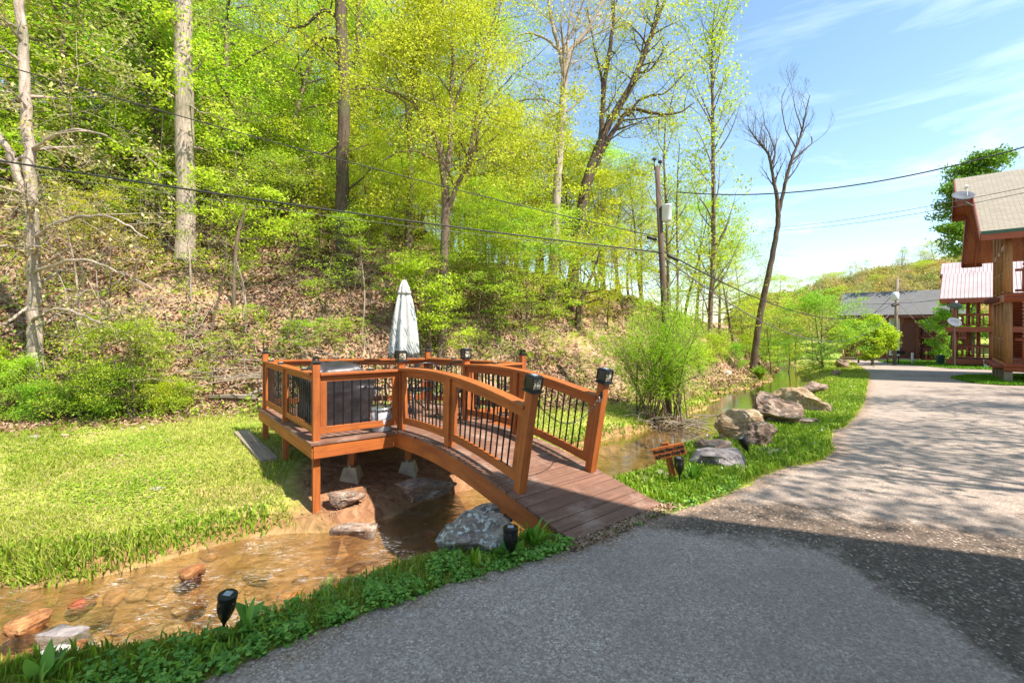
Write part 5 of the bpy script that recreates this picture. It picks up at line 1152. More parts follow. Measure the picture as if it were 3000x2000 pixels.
# big tree above the cabins
hero('dark green broadleaf tree towering over the cabin roofs',116,[[(2860,700,0,.4),(2850,600,0,.3),(2840,500,0,.15)],[(2855,660,0,.2),(2810,600,0,.1),(2770,560,0,.05)],[(2855,650,0,.2),(2900,560,0,.1)],[(2852,600,0,.2),(2880,500,0,.1),(2890,475,0,.05)],[(2858,720,0,.2),(2800,700,0,.1),(2755,690,0,.05)]],Vector((53,53,-3.2)),kids=(5,4),Lk=2.3,per=6,sg=.5,size=.34,leaf='leaf_green',bark='bark_dark',up=.1,twk=1.6,first=.3,tint='dark',group='trees behind the cabins')
hero('light feathery evergreen beside the porch of the dark-roofed cabin',117,[[(2790,960,0,.1),(2785,900,0,.06),(2780,880,0,.03)],[(2790,980,0,.06),(2760,950,0,.03),(2745,930,0,.02)],[(2790,1010,0,.05),(2750,1020,0,.03)]],Vector((1285/F*44,44,-2.0)),kids=(4,3),Lk=1.2,per=9,sg=.2,size=.16,leaf='leaf_green',up=.0,twk=3,first=.25,tint='fresh',group='trees behind the cabins')
hero('spreading yellow-green tree over the rail fence by the lane',118,[[(2556,1005,0,.10),(2540,970,0,.07),(2500,955,0,.03)],[(2556,1000,0,.07),(2580,975,0,.05),(2605,970,0,.02)],[(2550,980,0,.06),(2480,990,0,.04),(2450,980,0,.02)],[(2560,990,0,.06),(2560,960,0,.04),(2570,945,0,.02)],[(2560,1005,0,.05),(2590,1003,0,.03),(2615,998,0,.02)]],Vector((1056/F*38,38,gz(1056/F*38,38))),kids=(5,4),Lk=.9,per=12,sg=.16,size=.14,leaf='leaf_spring',up=.0,twk=5,first=.3,flat=.35,group='trees behind the cabins')
# willow round the foot of the pole
wb=ray(1915,1238)
def willow():
    t=Tree(130); root=thing('willow_shrub','airy many-stemmed willow shrub at the water round the utility pole','shrub',tuple(wb))
    r=t.r
    for k in range(34):
        px=r.uniform(1780,2075); top=r.uniform(830,1060)+abs(px-1930)*.6; dY=r.uniform(-1.2,1.0)
        b0=wb+Vector((r.uniform(-.5,.9),r.uniform(-.4,.5),-.1)); e=P(px,top,wb.y+dY); mid=b0.lerp(e,.45)+Vector((r.uniform(-.2,.2),0,.35))
        c=crv([(*b0,.022),(*mid,.014),(*e,.004)],5); pp=[Vector(x[:3]) for x in c]; t.w.tube(pp,[max(.004,x[3]) for x in c],5,False)
        for j in range(11):
            i=2+int((len(pp)-3)*(j+r.random())/11); d=(pp[min(i+1,len(pp)-1)]-pp[i-1]).normalized()+Vector((r.gauss(0,.6),r.gauss(0,.6),r.uniform(-.1,.5)))
            t.limb(pp[i],d,r.uniform(.4,.9),.006,2,.1,.3,(0,0,3),.5,minr=.003,sides=5)
    t.w.build('stems',M['bark_brown'],root,smooth=True)
    v,f,var=t.crown(8,.10,.075,.9,.25,.2); v=v-np.array(wb)[None,:]; c=npmesh('foliage',v,f,M['leaf_spring'],var,root); c.color=(.78,.95,.7,1)
willow()
def debris(label,cx,cy,cz,rx,ry,n,Ln,seed,mt='plank'):
    r=random.Random(seed); root=thing('brush_pile',label,'brush pile',(cx,cy,cz)); mb=MB()
    for k in range(n):
        a=r.uniform(0,3.14); p=Vector((cx+r.gauss(0,rx),cy+r.gauss(0,ry),0)); p.z=max(gz(p.x,p.y),cz-.1)+r.uniform(0,.25); l=Ln*r.uniform(.4,1.2); d=Vector((math.cos(a),math.sin(a)*.6,r.gauss(0,.2)))*l/2
        mb.tube([p-d,p+Vector((r.gauss(0,.08),r.gauss(0,.08),r.uniform(0,.1))),p+d],[r.uniform(.006,.018),.01,.004],5,False)
    mb.build('sticks',M[mt],root,smooth=True)
debris('tangle of washed-up sticks under the willow at the water',wb.x+.55,wb.y-.3,wb.z,.55,.3,70,1.0,1)
q=ray(640,1105); debris('heap of grey brush at the foot of the slope by the deck',q.x,q.y,q.z,.9,.5,110,1.5,2)
q=ray(2330,1082); debris('fallen sticks across the far end of the stream',q.x,q.y,q.z,1.6,.5,30,3.5,3)
# sticks lying about the slope
r=random.Random(9); mb=MB()
for k in range(620):
    px=r.uniform(-50,1900); py=r.uniform(640,1060); X=0
    p=ray(px,py,ymax=45)
    if p.y>44: continue
    a=r.uniform(0,6.28); l=r.uniform(.2,1.1)*(p.y/13); d=Vector((math.cos(a)*l/2,math.sin(a)*l/2,0)); e0=p-d; e1=p+d; e0.z=gz(e0.x,e0.y)+.04; e1.z=gz(e1.x,e1.y)+.04+r.uniform(0,.12)
    m_=(e0+e1)/2+Vector((r.gauss(0,.05),r.gauss(0,.05),.05)); mb.tube([e0,m_,e1],[.013,.011,.005],4,False)
tag(mb.build('fallen_twigs',M['plank']),'grey twigs and sticks scattered over the slope','twigs',kind='stuff')
# bare young saplings (thin light stems) in the understory
for i,(px,py,h,ln) in enumerate(((300,1030,2.6,.1),(240,980,3.2,-.15),(620,960,2.4,.2),(720,980,2.0,-.1),(840,1000,1.8,.15),(1060,1000,2.6,0),(380,900,3,.12),(560,880,2.6,-.1),(1140,960,2.4,.1))):
    b=ray(px,py); t=Tree(300+i); root=thing('bare_sapling','x','tree',tuple(b),'bare saplings on the lower slope'); z=[n for x,n in ZN if px>=x][-1]
    root['label']=f'leafless {"grey" if i%2 else "brown"} sapling {("low","midway up")[py<920]} the slope, {z}' if i not in(3,) else 'leafless stub of a sapling among the dead leaves left of the deck post'
    e=b+Vector((ln*h,-.1,h)); c=crv([(*b,.03),(*(b.lerp(e,.5)+Vector((.1,0,.1))),.02),(*e,.006)],6); pp=[Vector(x[:3]) for x in c]; rr=[x[3] for x in c]; t.w.tube(pp,rr,6,False)
    t.branch(pp,rr,1,h*.5,.1,.35,(0,9,4),.6,.003,5,.8,.25)
    t.w.build('trunk',M['bark_pale' if i%2 else 'bark_brown'],root,smooth=True)
# leafy clumps in the near bank
def clump(label,px,py,n,h,w,seed,mt='clover',kind='leafy_plant',col=None,Y=None):
    b=ray(px,py) if Y is None else Vector(((px-1500)/F*Y,Y,gz((px-1500)/F*Y,Y))); r=random.Random(seed); vs=[];fs=[];va=[]
    for k in range(n):
        a=r.uniform(0,6.28); l=h*r.uniform(.6,1.15); out=r.uniform(.15,.75)*l; ww=w*r.uniform(.7,1.2); o_=Vector((r.gauss(0,.03),r.gauss(0,.03),0)); dx=Vector((math.cos(a),math.sin(a),0)); sd=Vector((-dx.y,dx.x,0)); var=r.random()
        m=6; base=len(vs)
        for i in range(m+1):
            t=i/m; wd=ww*math.sin(math.pi*min(1,.18+.82*t))*.5 if t<1 else .001
            c=b+o_+dx*out*t**1.3+Vector((0,0,l*(t-.45*t*t*(out/l)*1.6)-.01)); vs+= [tuple(c-sd*wd-b),tuple(c+Vector((0,0,-.25*wd))-b),tuple(c+sd*wd-b)]; va+=[var]*3
        for i in range(m):
            for j in(0,1): fs.append((base+i*3+j,base+i*3+j+1,base+(i+1)*3+j+1,base+(i+1)*3+j))
    root=thing(kind,label,'plant',tuple(b),'leafy plants in the verge')
    c=npmesh('leaves',np.array(vs),np.array(fs),M[mt],np.array(va),root,smooth=True); c.color=col or (1,1,1,1)
clump('strap-leaved green plant right of the big lichen boulder',1562,1600,26,.27,.035,1,'grass',col=(.55,.95,.6,1))
clump('tall thin-bladed tuft under the left edge of the bridge',1520,1520,22,.30,.018,2,'grass',col=(.6,.95,.6,1))
clump('broad-leaved dock plant between the boulder and the torch light',1478,1640,9,.20,.09,3,'clover')
clump('light green lily-like shoot in front of the grey boulder',1385,1668,12,.20,.032,4,'grass',col=(.8,1.05,.6,1))
clump('broad-leaved plant just right of the bottom torch light',720,1848,7,.22,.07,5,'clover')
clump('daylily clump behind the torch by the wooden sign',2030,1412,30,.32,.03,6,'grass',col=(.5,.9,.62,1))
clump('upright dock leaves in the bottom left corner verge',140,1990,9,.2,.07,7,'clover')
clump('pale leafy weed at the verge below the tan rock',960,1720,9,.16,.05,8,'clover',col=(1.1,1.2,.9,1))
clump('light leafy weed at the verge left of the bottom centre',870,1770,7,.15,.05,9,'clover')
clump('bright reed clump on the far bank of the pool',2225,1110,160,1.0,.09,10,'grass',col=(.75,1.05,.6,1))
# ------------------------------------------------------------------ cabins
ZH=.001
def cabin(label,C,a,b,zg,fl,up,eave,slope,L_,D_,verge,prow,notch,post_b,roofmat,fascia,wall,postm,front_m,body,lean=False,bal=.18):
    """C near corner (x,y); a leftwards along the ridge, b away; p measured along a, q along b"""
    a=Vector((*a,0)).normalized(); b=Vector((*b,0)).normalized()
    root=thing('log_cabin',label,'cabin',(C[0],C[1],zg),'log cabins along the lane'); O=Vector((C[0],C[1],0))
    def pt(p,q,z): return O+a*p+b*q+Vector((0,0,z))
    def bx(mb,p0,p1,q0,q1,z0_,z1_): mb.box(pt((p0+p1)/2,(q0+q1)/2,(z0_+z1_)/2),a*(p1-p0)/2,b*(q1-q0)/2,Vector((0,0,(z1_-z0_)/2)))
    qe0=-.6; qr=D_/2; rz=eave+slope*(qr-qe0); qe1=2*qr-qe0
    # roof slabs
    mb=MB()
    def slab(q0,zq0,q1,zq1,p0,p1,th=.14):
        vs=[pt(p,q,z+h) for h in(-th,0) for (p,q,z) in((p0,q0,zq0),(p1,q0,zq0),(p1,q1,zq1),(p0,q1,zq1))]
        s_=math.hypot(q1-q0,zq1-zq0); u=[(0,0),(abs(p1-p0),0),(abs(p1-p0),s_),(0,s_)]
        off=q0-qe0
        mb.add(vs,[(3,2,1,0),(4,5,6,7),(0,1,5,4),(1,2,6,5),(2,3,7,6),(3,0,4,7)],[[u[3],u[2],u[1],u[0]],[(x,y+off*1.18) for x,y in u],[(0,0)]*4,[(0,0)]*4,[(0,0)]*4,[(0,0)]*4])
    zn=eave+slope*(notch-qe0)
    slab(qe0,eave,notch,zn,-L_,verge); slab(notch,zn,qr,rz,-L_,prow)
    q2=2*qr-notch; slab(qr,rz,q2,zn,-L_,prow); slab(q2,zn,qe1,eave,-L_,verge)
    mb.build('roof',M[roofmat],root)
    mb=MB()
    for (q0,zq0,q1,zq1,p1) in((qe0+.02,eave,notch,zn,verge-.02),(notch,zn,qr,rz,prow-.02),(qr,rz,q2,zn,prow-.02),(q2,zn,qe1-.02,eave,verge-.02)):
        mb.add([pt(-L_,q0,zq0-.16),pt(p1,q0,zq0-.16),pt(p1,q1,zq1-.16),pt(-L_,q1,zq1-.16),pt(-L_,q0,zq0-.142),pt(p1,q0,zq0-.142),pt(p1,q1,zq1-.142),pt(-L_,q1,zq1-.142)],[(0,3,2,1),(4,5,6,7),(0,1,5,4),(2,3,7,6),(1,2,6,5),(3,0,4,7)])
    mb.build('soffit',M['cedar'],root)
    if roofmat=='metalroof':
        mb=MB(); x=verge-.02
        while x>-L_:
            mb.beam(pt(x,qe0,eave+.012),pt(x,notch,zn+.012),.03,.035); x-=.23
        x=prow-.02
        while x>-L_: mb.beam(pt(x,notch,zn+.012),pt(x,qr,rz+.012),.03,.035); x-=.23
        mb.build('roof_ribs',M[roofmat],root)
    mb=MB(); bx(mb,-L_,verge,qe0-.03,qe0-.003,eave-.38,eave-.05); mb.build('eave_board',M[fascia],root)
    if fascia=='cedarbeam' or roofmat=='shingle':
        mb=MB(); bx(mb,-L_,verge+.03,qe0-.05,qe0-.032,eave-.12,eave+.02); mb.build('gutter_trim',M['greentrim'],root)
    # barge boards and soffit on both slopes
    mb=MB()
    for (q0,zq0,q1,zq1,p) in((qe0,eave,notch,zn,verge),(notch,zn,qr,rz,prow),(qr,rz,q2,zn,prow),(q2,zn,qe1,eave,verge)):
        d=b*(q1-q0)+Vector((0,0,zq1-zq0)); mb.beam(pt(p+.02,q0,zq0-.2),pt(p+.02,q1,zq1-.2),.035,.34,up=a.cross(d))if False else mb.box((pt(p+.02,q0,zq0-.19)+pt(p+.02,q1,zq1-.19))/2,d/2,a*.018,(a.cross(d)).normalized()*.16)
    for q,z,s in((notch,zn,1),(q2,zn,1)):
        bx(mb,verge+.04,prow,q-.015,q+.015,z-.42,z-.145)
    bx(mb,verge-.9,verge,qe1-.03,qe1,eave-.36,eave-.15)
    mb.build('barge_board',M[fascia],root)
    mb=MB()
    x=verge-.6
    while x>-L_:
        for (q0,zq0,q1,zq1) in((qe0+.05,eave-.2,qr,rz-.2),(qr,rz-.2,qe1-.05,eave-.2)):
            d=b*(q1-q0)+Vector((0,0,zq1-zq0)); mb.box((pt(x,q0,zq0)+pt(x,q1,zq1))/2,d/2,a*.04,(a.cross(d)).normalized()*.07)
        x-=1.2
    mb.build('rafters',M[fascia],root)
    # body of stacked logs
    p0,p1,q0,q1=body
    mb=MB(); z=fl; rl=.11; n_=int((eave+.3-fl)/.22)
    for k in range(n_):
        zz=fl+.11+k*.22
        ex=.18 if k%2 else .0
        mb.tube([pt(p1+ex,q0,zz),pt(p0,q0,zz)],rl,10); mb.tube([pt(p1,q0-(.18-ex),zz),pt(p1,q1,zz)],rl,10)
    z=eave
    k=0
    while fl+.11+(n_+k)*.22<rz-.4:
        zz=fl+.11+(n_+k)*.22; ins_=(zz-eave)/slope-.2; mb.tube([pt(p1,q0+ins_,zz),pt(p1,q1-ins_,zz)],rl,8)
        k+=1
    mb.build('log_wall',M[wall],root,smooth=True)
    mb=MB(); bx(mb,p0,p1-.02,q0+.02,q1,fl-.1,eave+.1); mb.build('inner_core',M['darkbox'],root)
    return root,pt,bx
def logrow(root,pt,pts_,z0_,z1_,r,mt,name='porch_post'):
    for (p,q) in pts_:
        mb=MB(); mb.tube([pt(p,q,z0_),pt(p,q,(z0_+z1_)/2),pt(p,q,z1_)],[r*1.05,r,r*.97],12); mb.build(name,M[mt],root,smooth=True)
def prail(root,pt,A,B,z,mt,h=.95,sp=.17,r=.035,plank=False):
    mb=MB(); mb.tube([pt(*A,z+h),pt(*B,z+h)],.055,8); mb.tube([pt(*A,z+.14),pt(*B,z+.14)],.05,8); mb.build('porch_rail',M[mt],root,smooth=True)
    a_,b_=Vector(pt(*A,0)),Vector(pt(*B,0)); n=max(2,int((b_-a_).length/sp)); mb=MB()
    for i in range(1,n):
        p=a_.lerp(b_,i/n); mb.tube([(p.x,p.y,z+.14),(p.x,p.y,z+h)],r,6)
    mb.build('porch_balusters',M[mt],root,smooth=True)
AV=(-.744,.668); BV2=(.668,.744)
# cabin 1
C1=(21.2,19.5); zg=-.83
r1_,pt,bx=cabin('large log cabin with tan shingle roof at the right edge of the photo',C1,AV,BV2,zg,.22,3.17,5.84,.62,9,11.4,.85,1.42,3.3,None,'shingle','cedarF' if False else 'red_log','red_log','post1',None,(-9,-1.7,2.4,10.8))
for q in(0,1.82,3.08,4.4):
    logrow(r1_,pt,[(0,q)],.22,2.85 if q else 2.85,.14 if q==0 else .10,'post1'); logrow(r1_,pt,[(0,q)],3.2,5.6 if q==0 else min(5.9+.62*q,6.4),.14 if q==0 else .10,'post1')
    mb=MB(); bx(mb,-.12,.12,q-.12,q+.12,zg+.1,-.05); mb.build('pier',M['plank'],r1_); mb=MB(); bx(mb,-.22,.22,q-.22,q+.22,zg-.2,zg+.12); mb.build('pier_footing',M['conc'],r1_,bevel=.01)
for m_ in(-2.4,-4.8): 
    logrow(r1_,pt,[(m_,0)],.22,2.85,.14,'post1'); logrow(r1_,pt,[(m_,0)],3.2,5.6,.14,'post1')
mb=MB(); bx(mb,-9,.1,-.1,4.6,.12,.22); bx(mb,-9,.1,-.1,4.6,3.05,3.17); mb.build('porch_floor',M['cedar'],r1_)
mb=MB()
for z in(-.02,.14): mb.tube([pt(.12,-.12,z-.02),pt(-9,-.12,z-.02)],.10,10)
mb.tube([pt(.12,-.12,2.98),pt(-9,-.12,2.98)],.10,10); mb.tube([pt(.12,-.12,3.12),pt(-9,-.12,3.12)],.09,10); bx(mb,-9,.13,-.16,-.06,2.82,3.2)
mb.build('front_beam',M['red_log'],r1_,smooth=True)
mb=MB(); bx(mb,.0,.10,-.05,4.6,2.85,3.12); bx(mb,.0,.10,-.05,4.6,-.1,.12)
mb.build('side_beam',M['cedar'],r1_)
for q in(.5,1.7,2.9,4.1):
    mb=MB(); mb.tube([pt(-.3,q,.02),pt(.42,q,.02)],.11,12); mb.build('beam_end',M['red_log'],r1_,smooth=True)
for q in(1.9,3.0,4.2):
    mb=MB(); mb.tube([pt(-.3,q,3.0),pt(.42,q,3.0)],.11,12); mb.build('beam_end',M['dark_log'],r1_,smooth=True)
for q0_,q1_ in((0,1.82),(1.82,3.08),(3.08,4.4)):
    for z in(.22,3.17): prail(r1_,pt,(0,q0_+.1),(0,q1_-.1),z,'post1',1.0,.13,.045)
mb=MB(); mb.beam(pt(.0,.1,5.35),pt(.0,4.6,5.0),.1,.2); mb.beam(pt(-.05,.3,3.5),pt(-.05,1.6,5.4),.09,.12); mb.build('brace',M['cedar'],r1_)
for z in(.22,3.17): prail(r1_,pt,(-.2,-.02),(-2.3,-.02),z,'red_log',1.0,.26,.07)
def rocker(label,p,q,z,mt='red_log'):
    c=pt(p,q,z); t=thing('porch_chair',label,'chair',tuple(c),'chairs on the cabin porches')
    mb=MB()
    for s in(-.25,.25):
        mb.tube([pt(p+s,q-.25,z),pt(p+s,q-.22,z+.62)],.05,8); mb.tube([pt(p+s,q+.25,z),pt(p+s,q+.33,z+1.1)],.05,8)
    mb.build('leg',M[mt],t,smooth=True)
    mb=MB(); mb.box(pt(p,q,z+.42),Vector((*AV,0))*.27,Vector((*BV2,0))*.26,(0,0,.03)); mb.build('seat',M['red'],t)
    mb=MB(); mb.box(pt(p,q+.29,z+.75),Vector((*AV,0))*.24,Vector((*BV2,0))*.02,(0,0,.28)); mb.build('backrest',M['red'],t)
rocker('crimson-backed log chair on the ground-floor porch of the nearest cabin',-1.05,1.3,.22); 
mb=MB(); mb.tube([pt(-.25,.6,.22),pt(-.25,.6,1.05)],.04,10)
# cabin 2
C2=(34.9,36.0)
A2=(-.694,.72); B2=(.72,.694)
r2_,pt,bx=cabin('red log cabin with pale metal roof in the middle',C2,A2,B2,-1.5,-.76,1.75,3.98,.62,7,9.4,.8,.95,3.0,None,'metalroof','red_log','red_log','red_log',None,(-8,-2.6,3.2,9))
for z0_,z1_ in((-.76,1.45),(1.78,3.8)):
    logrow(r2_,pt,[(0,0),(-2.0,0),(0,3),(-1.3,3.1),(-.7,3.1),(-4.2,0)],z0_,z1_,.13,'red_log')
for p,q in((0,0),(-.6,1.3),(-1.2,2.2),(-2,1)): 
    mb=MB(); mb.tube([pt(p,q,-1.9),pt(p,q,-.9)],.15,10); mb.build('pier',M['post1'],r2_,smooth=True)
mb=MB(); bx(mb,-6,.35,-.12,3.2,-.86,-.76); bx(mb,-6,.35,-.12,3.2,1.62,1.75); mb.build('porch_floor',M['dark_log'],r2_)
mb=MB(); bx(mb,-6,.5,-.2,-.1,-1.15,-.78); bx(mb,-6,.5,-.2,-.1,1.35,1.74); bx(mb,.0,.1,-.1,3.2,1.4,1.74);bx(mb,.0,.1,-.1,3.2,-1.1,-.78); mb.build('porch_beam',M['red_log'],r2_)
for z in(-.76,1.75): prail(r2_,pt,(-.1,0),(-1.9,0),z,'red_log',.95,.28,.05); prail(r2_,pt,(0,.1),(0,2.9),z,'red_log',.95,.28,.05); prail(r2_,pt,(-.1,3.0),(-1.9,3.0),z,'red_log',.95,.28,.05)
mb=MB(); bx(mb,-2.62,-2.2,-.05,.05,-.76,1.35); mb.build('downpipe_panel',M['white'],r2_)
t=thing('utility_cabinet','white cabinet standing under the porch corner of the middle cabin','cabinet',tuple(pt(-2.0,-.6,-1.5))); mb=MB(); bx(mb,-2.35,-1.6,-.75,-.35,-1.8,-.78); mb.build('case',M['white'],t,bevel=.02)
mb=MB(); bx(mb,-2.38,-1.57,-.78,-.32,-.78,-.74); mb.build('lid',M['white'],t)
# cabin 3
C3=(44.5,50.0)
r3_,pt,bx=cabin('dark red log cabin with long grey shingle roof in the distance',C3,AV,BV2,-2.1,-1.8,.6,3.07,.60,4,8.4,7.2,7.2,4.2,None,'shingle_dark','dark_log','dark_log','dark_log',None,(0,6.6,0.2,8.2))
mb=MB()
for k in range(22): 
    mb.tube([pt(6.6,.0,-1.7+k*.22),pt(0,.0,-1.7+k*.22)],.12,10); mb.tube([pt(-.22 if k%2 else -.1,.0,-1.7+k*.22),pt(.2,.0,-1.7+k*.22)],.13,10)
mb.build('log_front',M['dark_log'],r3_,smooth=True)
mb=MB(); bx(mb,-.1,7,-.18,.3,-2.6,-1.78); mb.build('stone_foundation',M['conc'],r3_)
for p0_,p1_,z0_,z1_ in((1.55,2.45,.6,2.7),(1.55,2.45,-1.5,.35),(3.0,3.9,-1.5,.35),(3.0,3.9,.6,2.7)):
    mb=MB(); bx(mb,p0_,p1_,-.20,-.16,z0_,z1_); w=mb.build('window',M['white'],r3_); mb=MB(); bx(mb,p0_+.1,p1_-.1,-.215,-.201,z0_+.1,z1_-.1); mb.build('pane',M['glass'],w)
mb=MB(); bx(mb,-4,-.1,.9,1.1,-1.8,3.0); mb.build('porch_back_wall',M['dark_log'],r3_); mb=MB(); bx(mb,-4,-.2,-.3,1.0,-1.9,-1.75); bx(mb,-4,-.2,-.3,1.0,.45,.6); mb.build('porch_floor',M['dark_log'],r3_)
logrow(r3_,pt,[(-3.8,-.2),(-2,-.2)],-1.8,3.0,.12,'dark_log')
for z in(-1.75,.6): prail(r3_,pt,(-.3,-.25),(-3.8,-.25),z,'dark_log',1.1,.2,.06)
t=thing('porch_stairs','red timber steps up to the porch of the distant dark-roofed cabin','stairs',tuple(pt(-1.2,-1,-2.2)))
for k in range(5):
    mb=MB(); bx(mb,-1.8,-.7,-1.7+k*.27,-1.4+k*.27,-2.35+k*.13,-2.29+k*.13); mb.build('step',M['red_log'],t)
for p in(-1.85,-.65):
    mb=MB(); bx(mb,p-.06,p+.06,-1.72,-1.6,-2.6,-1.1); bx(mb,p-.06,p+.06,-.42,-.3,-2.6,-.7); mb.beam(pt(p,-1.7,-1.15),pt(p,-.3,-.7),.1,.1); mb.build('handrail',M['red_log'],t)
t=thing('picnic_bench','low reddish picnic bench on the grass near the porch stairs','bench',tuple(pt(-3.0,-2.0,-2.2))); mb=MB(); bx(mb,-3.8,-2.6,-2.4,-1.8,-1.62,-1.55); mb.build('top',M['red_log'],t)
mb=MB(); bx(mb,-3.7,-3.6,-2.3,-1.9,-2.4,-1.6); bx(mb,-2.8,-2.7,-2.3,-1.9,-2.4,-1.6); mb.build('leg',M['red_log'],t)
mb=MB(); bx(mb,-3.8,-2.6,-2.9,-2.65,-1.95,-1.9); mb.build('seat',M['red_log'],t)
# things on the grass by the cabins
def onG(px,Y): x=(px-1500)/F*Y; return Vector((x,Y,max(float(z0(Y)),-3.4)))
p=onG(2755,40); t=thing('trash_can','grey-blue trash can on the grass by the cabins','trash can',tuple(p)); mb=MB(); mb.lathe([(.25,0),(.30,.72),(.32,.74)],18,tuple(p)); mb.build('bin_body',M['bluegrey'],t,smooth=True); mb=MB(); mb.lathe([(.33,.74),(.33,.78),(.1,.84)],18,tuple(p)); mb.build('lid',M['dish'],t,smooth=True)
p=onG(2673,40); t=thing('white_marker_post','short white post at the edge of the cabin lawn','post',tuple(p)); mb=MB(); mb.tube([p-Vector((0,0,.1)),p+Vector((0,0,.95))],.09,12); mb.build('pipe',M['white'],t,smooth=True); mb=MB(); mb.lathe([(.1,.93),(.1,1.0),(.04,1.05)],12,tuple(p)); mb.build('pipe_cap',M['white'],t)
p=onG(2632,41); t=thing('park_grill','black park grill on a post by the far utility pole','grill',tuple(p)); mb=MB(); mb.tube([p,p+Vector((0,0,.75))],.05,8); mb.build('post',M['black'],t)
mb=MB(); q=p+Vector((0,0,.95)); mb.box(q,(.38,0,0),(0,.25,0),(0,0,.03)); 
for s in(-1,1): mb.box(q+Vector((s*.36,0,.13)),(.02,0,0),(0,.25,0),(0,0,.12)); mb.box(q+Vector((0,s*.24,.13)),(.38,0,0),(0,.012,0),(0,0,.12))
mb.build('fire_box',M['black'],t)
# rail fence
t=thing('rail_fence','low brown split-rail fence at the bend of the lane','fence',tuple(onG(2530,42)))
fp=[onG(x,Y) for x,Y in((2470,45),(2515,44),(2558,43),(2600,42.5))]
for q in fp: mb=MB(); mb.tube([q-Vector((0,0,.2)),q+Vector((0,0,1.25))],.08,8); mb.build('fence_post',M['post1'],t,smooth=True)
for h in(.45,.9):
    for q,w in zip(fp[:-1],fp[1:]): mb=MB(); mb.tube([q+Vector((0,0,h)),w+Vector((0,0,h+.05))],.05,7); mb.build('fence_rail',M['post1'],t,smooth=True)
# satellite dishes
def dishf(label,c,rad,aim,mast,mt='dish'):
    c=Vector(c); t=thing('satellite_dish',label,'satellite dish',tuple(mast[-1]),'satellite dishes by the cabins'); aim=Vector(aim).normalized(); ax=Vector((0,0,1)).cross(aim).normalized(); ay=aim.cross(ax)
    T=Matrix(((ax.x,ay.x,aim.x,c.x),(ax.y,ay.y,aim.y,c.y),(ax.z,ay.z,aim.z,c.z),(0,0,0,1)))
    q=MB(); q.M=T; q.lathe([(.02,-.02),(rad*.5,-.0+.02),(rad,.09),(rad*1.01,.10),(rad*.98,.105),(rad*.5,.035),(.02,.01)],26,sy=.86); q.build('reflector',M[mt],t,smooth=True)
    q=MB(); q.M=T; q.tube([(0,-rad*.8,.08),(0,-rad*.95,.3),(0,-rad*.25,rad*1.25)],.015,6); q.box((0,-.1*rad,rad*1.25),(.05,0,0),(0,.05,0),(0,0,.09)); q.build('feed_arm',M['white'],t)
    q=MB(); q.tube(mast,.03,8); q.build('mast',M['wiregrey'],t)
Yd=21.8
dishf('large grey satellite dish on the roof edge of the nearest cabin',P(2820,577,Yd),.42,(-.30,-.62,.72),[P(2825,590,Yd),P(2856,606,Yd-.1),P(2858,625,Yd-.1)])
dishf('dark blue satellite dish, the upper of the pair on the middle cabin post',P(2797,899,34.5),.42,(.5,.3,.75),[P(2800,905,34.6),P(2802,930,34.8),P(2803,960,34.8)],'bluegrey')
dishf('light grey satellite dish, the lower of the pair on a pole',P(2794,945,34.2),.46,(-.1,-.75,.5),[P(2796,950,34.3),P(2797,1000,34.3),P(2797,1080,34.3)])
# ------------------------------------------------------------------ utility poles and cables
Yp=13.4
pb=Vector(((1960-1500)/F*Yp,Yp,gz((1960-1500)/F*Yp,Yp)-.3))
up_=thing('utility_pole','tall weathered utility pole rising out of the willow','utility pole',tuple(pb))
topP=P(1925,488,Yp); mb=MB(); mb.tube([pb,pb.lerp(topP,.5)+Vector((.02,0,0)),topP],[.10,.088,.07],14); mb.build('pole_shaft',M['pole'],up_,smooth=True)
for px,py in((1917,466),(1934,474)):
    c=P(px,py,Yp); mb=MB(); mb.tube([P(px+(1 if px<1925 else -2),500,Yp),c-Vector((0,0,.06))],.015,6); mb.lathe([(.03,-.05),(.07,-.03),(.035,-.01),(.07,.01),(.03,.04)],14,tuple(c)); mb.build('insulator',M['iron'],up_,smooth=True)
c=P(1953,624,Yp-.12); mb=MB(); mb.lathe([(.11,-.25),(.135,-.2),(.14,.19),(.15,.2),(.15,.23),(.05,.26)],20,tuple(c)); tr_=mb.build('transformer',M['white'],up_,smooth=True)
mb=MB(); mb.lathe([(.03,.24),(.045,.28),(.025,.33),(.04,.36),(.01,.4)],10,tuple(c)); mb.build('bushing',M['iron'],tr_)
mb=MB(); mb.box(P(1938,624,Yp-.06),(.06,0,0),(0,.03,0),(0,0,.12)); mb.build('bracket',M['iron'],up_)
mb=MB(); mb.tube([P(1922,520,Yp-.1),P(1930,560,Yp-.15),P(1942,590,Yp-.2),P(1950,600,Yp-.2)],.008,5); mb.tube([P(1953,600,Yp-.2),P(1962,572,Yp-.2),P(1985,563,Yp-.1)],.012,5); mb.build('lead_wires',M['wire'],up_)
def cable(label,a,b,sag,r=.012,mt='wire',cat='cable',group='overhead cables'):
    mb=MB(); mb.tube([a.lerp(b,t)-Vector((0,0,sag*4*t*(1-t))) for t in np.linspace(0,1,25)],r,6)
    o=mb.build('overhead_cable',M[mt],None,smooth=True,loc=tuple(a)); tag(o,label,cat,group); return o
cable('thickest dark overhead cable crossing the lower slope to the pole',P(-260,430,8.5),P(1943,740,Yp-.05),.10,.020)
cable('thin cable just below the thickest one at the left',P(-260,452,8.7),P(1943,742,Yp+.02),.16,.006,'wiregrey')
cable('overhead cable crossing the middle of the trees to the pole',P(-260,112,8.5),P(1930,694,Yp-.1),.18,.012,'wire')
cable('thin wire across the upper left trees',P(300,-90,8.5),P(1920,520,Yp),.25,.005,'wiregrey')
